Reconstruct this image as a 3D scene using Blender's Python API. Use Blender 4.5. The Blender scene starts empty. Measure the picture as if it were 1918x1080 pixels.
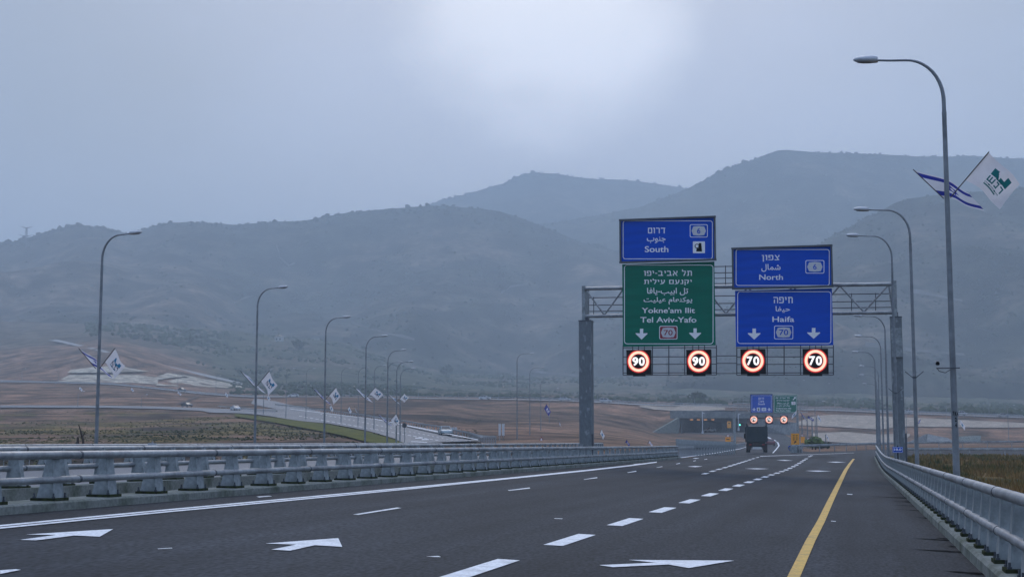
import bpy, math, random
import numpy as np
from mathutils import Vector, Matrix

# ---------------------------------------------------------------- camera, sky, sun, exposure
SC = bpy.context.scene
COL = SC.collection
random.seed(7); RNG = np.random.default_rng(7)
F = 50 / 36 * 1918                      # focal length in photo pixels
PITCH = math.atan(298 / F); YAW = math.atan(0.2414 * math.cos(PITCH))
CAMZ = 1.61
cd = bpy.data.cameras.new('camera'); cam = bpy.data.objects.new('camera', cd); COL.objects.link(cam)
cd.lens = 50; cd.sensor_width = 36; cd.clip_start = 0.1; cd.clip_end = 20000
cam.location = (0, 0, CAMZ); cam.rotation_euler = (math.pi / 2 + PITCH, 0, YAW)
SC.camera = cam
R = np.array(cam.rotation_euler.to_matrix())
HF = np.array([-math.sin(YAW), math.cos(YAW)]); HR = np.array([math.cos(YAW), math.sin(YAW)])

SUN_EL, SUN_AZ = math.radians(40), YAW - math.radians(2)          # above the bright patch of cloud
world = bpy.data.worlds.new('World'); SC.world = world; world.use_nodes = True
nt = world.node_tree; N = nt.nodes; L = nt.links; N.clear()
def wn(t, **k):
    n = N.new(t)
    for a, b in k.items(): setattr(n, a, b)
    return n
def wm(op, a, b=None, c=None, clamp=False):
    n = wn('ShaderNodeMath', operation=op, use_clamp=clamp)
    for i, x in enumerate((a, b, c)):
        if x is None: continue
        if isinstance(x, (int, float)): n.inputs[i].default_value = x
        else: L.new(x, n.inputs[i])
    return n.outputs[0]
sky = wn('ShaderNodeTexSky', sky_type='NISHITA', sun_disc=False)
sky.sun_elevation = SUN_EL; sky.sun_rotation = -SUN_AZ; sky.air_density = 1.5; sky.dust_density = 3
bgs = wn('ShaderNodeBackground'); bgs.inputs[1].default_value = 0.05; L.new(sky.outputs[0], bgs.inputs[0])
tc = wn('ShaderNodeTexCoord'); sep = wn('ShaderNodeSeparateXYZ'); L.new(tc.outputs['Generated'], sep.inputs[0])
ramp = wn('ShaderNodeValToRGB'); L.new(sep.outputs[2], ramp.inputs[0])
els = ramp.color_ramp.elements
els[0].position = 0.0; els[0].color = (0.31, 0.435, 0.76, 1)
els[1].position = 1.0; els[1].color = (0.81, 1.0, 1.52, 1)
for p_, c_ in ((0.19, (0.295, 0.390, 0.67, 1)), (0.30, (0.13, 0.20, 0.38, 1)), (0.38, (0.20, 0.29, 0.52, 1)), (0.46, (0.36, 0.48, 0.80, 1)), (0.6, (0.66, 0.83, 1.30, 1))):
    e = els.new(p_); e.color = c_
# bright patch where the sun thins the cloud
def dotdir(d):
    vm = wn('ShaderNodeVectorMath', operation='DOT_PRODUCT'); L.new(tc.outputs['Generated'], vm.inputs[0]); vm.inputs[1].default_value = d
    return vm.outputs['Value']
def pdir(px, py):
    d = R @ np.array([(px - 959) / F, -(py - 540) / F, -1.0]); return d / np.linalg.norm(d)
nz = wn('ShaderNodeTexNoise'); nz.inputs['Scale'].default_value = 3.2; nz.inputs['Detail'].default_value = 5; nz.inputs['Roughness'].default_value = 0.5
mp = wn('ShaderNodeMapping'); mp.inputs['Scale'].default_value = (1, 1, 2.2); L.new(tc.outputs['Generated'], mp.inputs[0]); L.new(mp.outputs[0], nz.inputs[0])
nz2 = wn('ShaderNodeTexNoise'); nz2.inputs['Scale'].default_value = 9; nz2.inputs['Detail'].default_value = 6; L.new(mp.outputs[0], nz2.inputs[0])
d1 = wm('ADD', dotdir(tuple(pdir(1010, -5))), wm('ADD', wm('MULTIPLY', wm('SUBTRACT', nz2.outputs[0], 0.5), 0.007), wm('MULTIPLY', wm('SUBTRACT', nz.outputs[0], 0.5), 0.012)))
patch = wn('ShaderNodeMapRange', interpolation_type='SMOOTHSTEP'); L.new(d1, patch.inputs[0])
patch.inputs[1].default_value = math.cos(math.radians(7.0)); patch.inputs[2].default_value = 1.0
halo = wn('ShaderNodeMapRange', interpolation_type='SMOOTHSTEP'); L.new(d1, halo.inputs[0])
halo.inputs[1].default_value = math.cos(math.radians(17)); halo.inputs[2].default_value = math.cos(math.radians(3))
cl = wm('ADD', wm('ADD', 0.26, wm('MULTIPLY', nz.outputs[0], 0.95)), wm('MULTIPLY', nz2.outputs[0], 0.46))
gain = wm('ADD', wm('ADD', cl, wm('MULTIPLY', patch.outputs[0], 0.45)), wm('MULTIPLY', halo.outputs[0], 0.36))
dk = wn('ShaderNodeMapRange', interpolation_type='SMOOTHSTEP'); L.new(wm('ADD', dotdir(tuple(pdir(-150, -150))), wm('MULTIPLY', wm('SUBTRACT', nz2.outputs[0], 0.5), 0.02)), dk.inputs[0]); dk.inputs[1].default_value = math.cos(math.radians(17)); dk.inputs[2].default_value = math.cos(math.radians(2))
gain = wm('MULTIPLY', wm('SUBTRACT', gain, wm('MULTIPLY', dk.outputs[0], 0.45)), 0.93)
vs = wn('ShaderNodeVectorMath', operation='SCALE'); L.new(ramp.outputs[0], vs.inputs[0]); L.new(gain, vs.inputs['Scale'])
vp_ = wn('ShaderNodeVectorMath', operation='SCALE'); vp_.inputs[0].default_value = (0.58, 0.54, 0.43); L.new(patch.outputs[0], vp_.inputs['Scale'])
va = wn('ShaderNodeVectorMath', operation='ADD'); L.new(vs.outputs[0], va.inputs[0]); L.new(vp_.outputs[0], va.inputs[1])
bgc = wn('ShaderNodeBackground'); L.new(va.outputs[0], bgc.inputs[0]); bgc.inputs[1].default_value = 0.95
add = wn('ShaderNodeAddShader'); L.new(bgs.outputs[0], add.inputs[0]); L.new(bgc.outputs[0], add.inputs[1])
out = wn('ShaderNodeOutputWorld'); L.new(add.outputs[0], out.inputs[0])

sd = bpy.data.lights.new('sun', 'SUN'); so = bpy.data.objects.new('sun', sd); COL.objects.link(so)
sd.energy = 0.6; sd.angle = math.radians(25); sd.color = (1, 0.96, 0.9)
so.rotation_euler = (math.pi / 2 - SUN_EL, 0, math.pi + SUN_AZ); so.location = (0, 0, 300)
sdir = Vector((-math.sin(SUN_AZ) * math.cos(SUN_EL), math.cos(SUN_AZ) * math.cos(SUN_EL), math.sin(SUN_EL)))
so.rotation_euler = sdir.to_track_quat('Z', 'Y').to_euler()
SC.view_settings.view_transform = 'Standard'; SC.view_settings.look = 'None'
SC.view_settings.exposure = 0.10; SC.view_settings.gamma = 1
cy = SC.cycles
cy.max_bounces = 6; cy.diffuse_bounces = 3; cy.glossy_bounces = 3; cy.volume_bounces = 1; cy.transparent_max_bounces = 8

# ---------------------------------------------------------------- materials
MATS = {}
def pm(name, c1, c2=None, scale=2.0, rough=0.7, metal=0.0, bump=0.0, detail=6.0, emit=None, estr=0.0, mapscale=None, vc=None, spec=0.5, cut=(0.35, 0.65), fine=None):
    """procedural surface: two tones mixed by noise, optional second fine speckle and bump"""
    m = bpy.data.materials.new(name); m.use_nodes = True; t = m.node_tree; b = t.nodes['Principled BSDF']
    b.inputs['Roughness'].default_value = rough; b.inputs['Metallic'].default_value = metal
    b.inputs['Specular IOR Level'].default_value = min(spec, .04) if rough >= .9 else spec
    t2 = t.nodes.new('ShaderNodeTexCoord'); src = t2.outputs['Object']
    if mapscale:
        mm = t.nodes.new('ShaderNodeMapping'); mm.inputs['Scale'].default_value = mapscale; t.links.new(src, mm.inputs[0]); src = mm.outputs[0]
    n = t.nodes.new('ShaderNodeTexNoise'); n.inputs['Scale'].default_value = scale; n.inputs['Detail'].default_value = detail; t.links.new(src, n.inputs[0])
    r = t.nodes.new('ShaderNodeValToRGB'); t.links.new(n.outputs[0], r.inputs[0])
    c2 = c2 or tuple(x * 0.8 for x in c1)
    r.color_ramp.elements[0].position = cut[0]; r.color_ramp.elements[1].position = cut[1]
    r.color_ramp.elements[0].color = (*c1, 1); r.color_ramp.elements[1].color = (*c2, 1)
    colr = r.outputs[0]
    if vc:
        a = t.nodes.new('ShaderNodeVertexColor'); a.layer_name = vc
        mx = t.nodes.new('ShaderNodeMix'); mx.data_type = 'RGBA'; mx.blend_type = 'MULTIPLY'; mx.inputs[0].default_value = 1
        t.links.new(a.outputs[0], mx.inputs[6]); t.links.new(colr, mx.inputs[7]); colr = mx.outputs[2]
    if fine:
        n3 = t.nodes.new('ShaderNodeTexNoise'); n3.inputs['Scale'].default_value = fine[0]; n3.inputs['Detail'].default_value = 3; t.links.new(src, n3.inputs[0])
        r3 = t.nodes.new('ShaderNodeMapRange'); t.links.new(n3.outputs[0], r3.inputs[0]); r3.inputs[1].default_value = .3; r3.inputs[2].default_value = .7
        r3.inputs[3].default_value = fine[1]; r3.inputs[4].default_value = fine[2]
        vs_ = t.nodes.new('ShaderNodeVectorMath'); vs_.operation = 'SCALE'; t.links.new(colr, vs_.inputs[0]); t.links.new(r3.outputs[0], vs_.inputs['Scale']); colr = vs_.outputs[0]
    t.links.new(colr, b.inputs['Base Color'])
    if bump:
        bn = t.nodes.new('ShaderNodeBump'); bn.inputs['Strength'].default_value = bump; bn.inputs['Distance'].default_value = 0.02
        t.links.new(n.outputs[0], bn.inputs['Height']); t.links.new(bn.outputs[0], b.inputs['Normal'])
    if emit:
        b.inputs['Emission Color'].default_value = (*emit, 1); b.inputs['Emission Strength'].default_value = estr
    MATS[name] = m; return m
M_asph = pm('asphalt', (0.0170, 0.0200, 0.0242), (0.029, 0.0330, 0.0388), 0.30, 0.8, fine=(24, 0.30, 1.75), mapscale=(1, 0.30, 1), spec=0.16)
def wheel_polish(m):        # long streaks worn along the lanes by tyres, and a few oil drips
    t = m.node_tree; b = t.nodes['Principled BSDF']; src = b.inputs['Base Color'].links[0].from_socket
    tc_ = t.nodes.new('ShaderNodeTexCoord'); mp_ = t.nodes.new('ShaderNodeMapping'); mp_.inputs['Scale'].default_value = (1.1, 0.018, 1); t.links.new(tc_.outputs['Object'], mp_.inputs[0])
    n_ = t.nodes.new('ShaderNodeTexNoise'); n_.inputs['Scale'].default_value = 1.0; n_.inputs['Detail'].default_value = 4; t.links.new(mp_.outputs[0], n_.inputs[0])
    r_ = t.nodes.new('ShaderNodeMapRange'); t.links.new(n_.outputs[0], r_.inputs[0]); r_.inputs[1].default_value = .32; r_.inputs[2].default_value = .68; r_.inputs[3].default_value = .72; r_.inputs[4].default_value = 1.30
    v_ = t.nodes.new('ShaderNodeVectorMath'); v_.operation = 'SCALE'; t.links.new(src, v_.inputs[0]); t.links.new(r_.outputs[0], v_.inputs['Scale']); t.links.new(v_.outputs[0], b.inputs['Base Color'])
wheel_polish(M_asph)
M_asph_far = pm('asphalt_painted_sheen', (0.095, 0.100, 0.110), (0.125, 0.130, 0.140), 0.06, 0.6, spec=0.35)  # paler base colour carries the wet reflection seen on the far roads
M_white = pm('road_paint_white', (0.80, 0.81, 0.81), (0.50, 0.51, 0.51), 3, 0.6, cut=(.48, .80), fine=(22, .70, 1.12))
M_yel = pm('road_paint_yellow', (0.66, 0.38, 0.03), (0.36, 0.22, 0.05), 3, 0.6, cut=(.45, .8), fine=(22, .65, 1.2))
M_stain = pm('damp_stain', (0.007, 0.007, 0.007), (0.012, 0.012, 0.012), 3, 1.0, spec=0.03)
M_conc = pm('concrete', (0.25, 0.26, 0.23), (0.12, 0.135, 0.10), 1.7, 0.9, cut=(.45, .72), fine=(14, .75, 1.15), bump=.3)
M_concd = pm('grey_concrete', (0.24, 0.245, 0.24), (0.15, 0.155, 0.15), 0.8, 0.9, fine=(6, .85, 1.1))
M_galv = pm('galvanised_steel', (0.36, 0.375, 0.38), (0.20, 0.21, 0.215), 1.6, 0.42, 0.35, fine=(9, .80, 1.12), cut=(.38, .68))
M_galvp = pm('cast_post_metal', (0.33, 0.36, 0.365), (0.20, 0.225, 0.225), 3.5, 0.55, 0.2, fine=(12, .8, 1.12))
M_steel = pm('dark_steel', (0.10, 0.11, 0.125), (0.07, 0.078, 0.09), 2, 0.45, 0.5)
M_lamp = pm('lamp_pole_steel', (0.27, 0.29, 0.305), (0.165, 0.18, 0.19), 0.8, 0.5, 0.35, fine=(5, .85, 1.1))
M_moss = pm('mossy_plate', (0.022, 0.024, 0.016), (0.045, 0.055, 0.02), 9, 0.95, bump=.4)
M_black = pm('black_housing', (0.004, 0.004, 0.0045), (0.007, 0.007, 0.0075), 4, 0.7, spec=.1)
M_blue = pm('sign_blue', (0.0005, 0.080, 0.56), (0.0005, 0.070, 0.49), 0.9, 0.6, spec=.08, fine=(0.8, .9, 1.08), mapscale=(.4, .4, 3))
M_green = pm('sign_green', (0.0006, 0.175, 0.105), (0.0006, 0.15, 0.09), 0.9, 0.6, spec=.08, fine=(0.8, .9, 1.08), mapscale=(.4, .4, 3))
M_sw = pm('sign_white', (0.92, 0.92, 0.92), (0.86, 0.86, 0.86), 3, 0.5)
M_sgrey = pm('sign_mesh_white', (0.66, 0.67, 0.68), (0.54, 0.55, 0.56), 30, 0.5)
M_sred = pm('sign_red', (0.30, 0.01, 0.02), (0.24, 0.01, 0.02), 3, 0.5)
M_org = pm('sign_orange', (1.0, 0.40, 0.008), (0.95, 0.36, 0.008), 3, 0.5)
M_led = pm('led_warm', (0.02, 0.01, 0.01), None, 1, .5, emit=(1.0, 0.66, 0.49), estr=1.2)
M_ledr = pm('led_red_rim', (0.02, 0.0, 0.0), None, 1, .5, emit=(0.75, 0.03, 0.02), estr=0.9)
M_ledw = pm('led_white', (0.02, 0.02, 0.02), None, 1, .5, emit=(0.95, 0.95, 1.0), estr=1.2)
M_lit = pm('lit_lens', (0.8, 0.7, 0.6), None, 1, .4, emit=(1.0, 0.80, 0.62), estr=3.0)
M_tunl = pm('tunnel_lamp_lens', (0.5, 0.3, 0.1), None, 1, .4, emit=(1.0, 0.42, 0.12), estr=2.0)
M_sig = pm('green_signal', (0.1, 0.5, 0.4), None, 1, .4, emit=(0.15, 1.0, 0.75), estr=2.5)
M_lens = pm('lamp_lens', (0.50, 0.52, 0.55), (0.42, 0.44, 0.47), 5, 0.25)
M_head = pm('lamp_housing', (0.52, 0.54, 0.56), (0.44, 0.46, 0.48), 6, 0.35, 0.2)
M_fw = pm('flag_white', (0.82, 0.81, 0.83), (0.74, 0.73, 0.76), 3, 0.85)
M_fb = pm('flag_blue', (0.025, 0.035, 0.34), (0.02, 0.03, 0.27), 5, 0.85)
M_ft = pm('flag_teal', (0.006, 0.15, 0.16), (0.006, 0.13, 0.14), 5, 0.85)
M_fc = pm('flag_cyan', (0.015, 0.19, 0.36), (0.012, 0.16, 0.31), 5, 0.85)
M_fd = pm('flag_navy', (0.012, 0.025, 0.075), None, 5, 0.85)
M_staff = pm('flag_staff_dark', (0.03, 0.028, 0.028), (0.06, 0.05, 0.045), 8, 0.6)
M_tan = pm('tan_stone', (0.43, 0.355, 0.275), (0.31, 0.255, 0.20), 0.25, 0.95, fine=(0.9, .72, 1.2))
M_cut = pm('pale_cut_rock', (0.56, 0.49, 0.37), (0.24, 0.20, 0.155), 0.16, 0.95, fine=(0.5, .55, 1.25), mapscale=(1, 1, .35), cut=(.42, .66))
M_track = pm('pale_track', (0.40, 0.385, 0.36), (0.33, 0.315, 0.29), 0.05, 0.95)
M_track2 = pm('hill_track', (0.24, 0.215, 0.19), (0.12, 0.11, 0.095), 0.03, 0.95)
M_dirt = pm('bare_dirt', (0.16, 0.115, 0.09), (0.11, 0.08, 0.065), 0.10, 0.95, fine=(0.8, .75, 1.15))
M_verge = pm('green_verge', (0.15, 0.135, 0.03), (0.075, 0.085, 0.02), 0.30, 0.95, fine=(1.2, .7, 1.2))
M_dgrass = pm('dry_grass_blades', (0.24, 0.15, 0.055), (0.07, 0.085, 0.028), 0.22, 0.95, cut=(.4, .6))
M_ground = pm('soil', (1.70, 1.48, 1.28), (0.50, 0.50, 0.44), 0.085, 0.95, vc='col', detail=12, cut=(.38, .62), fine=(0.9, .58, 1.4))
M_hill = pm('hillside', (1.35, 1.20, 1.10), (0.12, 0.15, 0.14), 0.020, 0.95, vc='col', detail=14, cut=(.36, .60), fine=(0.09, .25, 1.9))
M_scrub = pm('scrub_leaves', (0.018, 0.027, 0.016), (0.036, 0.045, 0.024), 0.05, 0.95)
M_leaf = pm('bush_leaves', (0.042, 0.056, 0.028), (0.06, 0.078, 0.036), 0.6, 0.9)
M_weed = pm('field_weeds', (0.10, 0.085, 0.03), (0.035, 0.045, 0.02), 0.08, 0.95, cut=(.42, .58))
M_bush = pm('bush_green', (0.13, 0.19, 0.06), (0.18, 0.24, 0.08), 0.8, 0.9)
M_bark = pm('bark', (0.06, 0.045, 0.035), None, 5, 0.9)
M_glass = pm('car_glass', (0.012, 0.014, 0.018), None, 2, 0.1)
M_tyre = pm('tyre_rubber', (0.012, 0.012, 0.013), None, 6, 0.85)
M_rim = pm('wheel_rim', (0.4, 0.4, 0.42), None, 5, 0.35, 0.7)
M_tail = pm('tail_lamp', (0.35, 0.02, 0.02), None, 5, 0.3)
M_hlamp = pm('head_lamp', (0.8, 0.8, 0.8), None, 5, 0.2)
M_tbody = pm('truck_green_paint', (0.016, 0.030, 0.036), (0.028, 0.042, 0.044), 1.1, 0.7, fine=(7, .7, 1.25))
M_trust = pm('truck_rusty_brown', (0.055, 0.040, 0.034), (0.030, 0.024, 0.022), 2.5, 0.8)
M_plate = pm('plate_white', (0.85, 0.85, 0.82), None, 5, 0.5)
M_house = pm('plaster', (0.5, 0.49, 0.46), None, 0.5, 0.9)
M_brick = pm('portal_brown', (0.10, 0.06, 0.04), (0.05, 0.035, 0.03), 0.6, 0.9)
for m_ in (M_fw, M_fb, M_ft, M_fc, M_fd):      # thin cloth lets the sky behind it through
    t = m_.node_tree; b = t.nodes['Principled BSDF']; o_ = t.nodes['Material Output']; tr_ = t.nodes.new('ShaderNodeBsdfTranslucent'); mx_ = t.nodes.new('ShaderNodeMixShader'); mx_.inputs[0].default_value = .42
    t.links.new(b.inputs['Base Color'].links[0].from_socket, tr_.inputs[0]); t.links.new(b.outputs[0], mx_.inputs[1]); t.links.new(tr_.outputs[0], mx_.inputs[2]); t.links.new(mx_.outputs[0], o_.inputs[0])
def paint(name, c): return pm(name, c, tuple(x * .9 for x in c), 1, 0.3)

# ---------------------------------------------------------------- mesh helpers
class MB:
    def __init__(s): s.v = []; s.f = []; s.m = []; s.s = []
    def add(s, vs, fs, m=0, sm=False):
        o = len(s.v); s.v += [tuple(map(float, v)) for v in vs]
        for f in fs: s.f.append(tuple(i + o for i in f)); s.m.append(m); s.s.append(sm)
    def box(s, c, d, m=0, rz=0.0):
        x, y, z = [q / 2 for q in d]; ca, sa = math.cos(rz), math.sin(rz)
        vs = [(c[0] + a * ca - b * sa, c[1] + a * sa + b * ca, c[2] + e) for e in (-z, z) for a, b in ((-x, -y), (x, -y), (x, y), (-x, y))]
        s.add(vs, [(3, 2, 1, 0), (4, 5, 6, 7), (0, 1, 5, 4), (1, 2, 6, 5), (2, 3, 7, 6), (3, 0, 4, 7)], m)
    def hexa(s, b, t, m=0):     # bottom 4 points ccw, top 4 points ccw
        s.add(list(b) + list(t), [(3, 2, 1, 0), (4, 5, 6, 7), (0, 1, 5, 4), (1, 2, 6, 5), (2, 3, 7, 6), (3, 0, 4, 7)], m)
    def tube(s, pts, rad, n=10, m=0, caps=True):
        pts = [Vector(p) for p in pts]; k = len(pts)
        if not hasattr(rad, '__len__'): rad = [rad] * k
        vs = []; t0 = None; u = None
        for i, p in enumerate(pts):
            t = (pts[min(i + 1, k - 1)] - pts[max(i - 1, 0)]).normalized()
            if u is None:
                u = t.orthogonal().normalized()
            else:
                u = (u - t * u.dot(t)).normalized()
            w = t.cross(u)
            for j in range(n):
                a = 2 * math.pi * j / n; vs.append(p + (u * math.cos(a) + w * math.sin(a)) * rad[i])
        fs = [(i * n + j, i * n + (j + 1) % n, (i + 1) * n + (j + 1) % n, (i + 1) * n + j) for i in range(k - 1) for j in range(n)]
        s.add(vs, fs, m, True)
        if caps:
            s.add(vs[:n], [tuple(range(n))[::-1]], m); s.add(vs[-n:], [tuple(range(n))], m)
    def prism(s, poly, a, b, axis='y', m=0):       # poly in the plane of the other two axes
        n = len(poly)
        def p(q, t):
            return (q[0], t, q[1]) if axis == 'y' else ((t, q[0], q[1]) if axis == 'x' else (q[0], q[1], t))
        vs = [p(q, a) for q in poly] + [p(q, b) for q in poly]
        s.add(vs, [tuple(range(n))[::-1], tuple(range(n, 2 * n))] + [(i, (i + 1) % n, n + (i + 1) % n, n + i) for i in range(n)], m)
    def loft(s, secs, m=0, sm=True, caps=True):
        n = len(secs[0]); vs = [v for q in secs for v in q]
        s.add(vs, [(i * n + j, i * n + (j + 1) % n, (i + 1) * n + (j + 1) % n, (i + 1) * n + j) for i in range(len(secs) - 1) for j in range(n)], m, sm)
        if caps: s.add(secs[0], [tuple(range(n))[::-1]], m); s.add(secs[-1], [tuple(range(n))], m)
    def mesh(s, name, mats):
        me = bpy.data.meshes.new(name); me.from_pydata(s.v, [], s.f)
        for q in (mats if isinstance(mats, (list, tuple)) else [mats]): me.materials.append(q)
        me.polygons.foreach_set('material_index', s.m); me.polygons.foreach_set('use_smooth', s.s); me.update(); return me
    def build(s, name, mats, parent=None, loc=(0, 0, 0), rz=0.0): return obj(name, s.mesh(name, mats), parent, loc, rz)
def obj(name, me, parent=None, loc=(0, 0, 0), rz=0.0):
    o = bpy.data.objects.new(name, me); COL.objects.link(o); o.location = loc; o.rotation_euler = (0, 0, rz)
    if parent: o.parent = parent
    return o
def tag(o, label=None, cat=None, group=None, kind=None):
    if label: o['label'] = label
    if cat: o['category'] = cat
    if group: o['group'] = group
    if kind: o['kind'] = kind
    return o
def thing(name, label, cat, loc=(0, 0, 0), rz=0.0, group=None):
    o = bpy.data.objects.new(name, None); COL.objects.link(o); o.location = loc; o.rotation_euler = (0, 0, rz); o.empty_display_size = .3
    return tag(o, label, cat, group)
def npmesh(name, V, Fq, mats, smooth=True, col=None):
    me = bpy.data.meshes.new(name); V = np.asarray(V, float); Fq = np.asarray(Fq, np.int64); k = Fq.shape[1]
    me.vertices.add(len(V)); me.vertices.foreach_set('co', V.ravel())
    me.loops.add(Fq.size); me.loops.foreach_set('vertex_index', Fq.ravel())
    me.polygons.add(len(Fq)); me.polygons.foreach_set('loop_start', np.arange(len(Fq)) * k); me.polygons.foreach_set('loop_total', np.full(len(Fq), k))
    for q in (mats if isinstance(mats, (list, tuple)) else [mats]): me.materials.append(q)
    me.polygons.foreach_set('use_smooth', np.full(len(Fq), smooth)); me.update(calc_edges=True); me.validate()
    if col is not None:
        a = me.color_attributes.new('col', 'FLOAT_COLOR', 'POINT'); a.data.foreach_set('color', np.column_stack([col, np.ones(len(col))]).ravel())
    return me
def gridfaces(r, c):
    i = np.arange(r - 1)[:, None] * c + np.arange(c - 1)[None]; i = i.ravel()
    return np.column_stack([i, i + 1, i + c + 1, i + c])
def smooth01(x): x = np.clip(x, 0, 1); return x * x * (3 - 2 * x)
def vnoise(x, y, seed=0):
    x = np.asarray(x, float); y = np.asarray(y, float); xi = np.floor(x).astype(np.int64); yi = np.floor(y).astype(np.int64); fx = smooth01(x - xi); fy = smooth01(y - yi)
    def h(a, b):
        n = (a * 374761393 + b * 668265263 + seed * 974634777) & 0x7fffffff; n = ((n ^ (n >> 13)) * 1274126177) & 0x7fffffff; return ((n ^ (n >> 16)) & 0xffff) / 65535.0
    return (h(xi, yi) * (1 - fx) + h(xi + 1, yi) * fx) * (1 - fy) + (h(xi, yi + 1) * (1 - fx) + h(xi + 1, yi + 1) * fx) * fy
def fbm(x, y, seed=0, o=4):
    s = 0; a = .5; t = 0
    for i in range(o): s = s + a * vnoise(x * 2 ** i, y * 2 ** i, seed + i); t += a; a *= .55
    return s / t

# ---------------------------------------------------------------- photo pixels to places
def ray(px, py): return R @ np.array([(px - 959) / F, -(py - 540) / F, -1.0])
def P(px, py, D): return np.array([0, 0, CAMZ]) + ray(px, py) * D
def onY(px, py, Y): d = ray(px, py); t = Y / d[1]; return np.array([0, 0, CAMZ]) + d * t
CP = math.cos(PITCH)
def xy(u, D):               # place at horizontal forward distance D on the bearing of horizon pixel u
    s = (np.asarray(u, float) - 959) / F * CP
    return HF[0] * D + HR[0] * s * D, HF[1] * D + HR[1] * s * D
def inv(x, y):
    D = x * HF[0] + y * HF[1]; s = (x * HR[0] + y * HR[1]) / np.maximum(D, 1e-3)
    return 959 + s * F / CP, D
def zpx(py, D): return CAMZ + D * np.tan(PITCH + np.arctan((540 - np.asarray(py, float)) / F))

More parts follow.
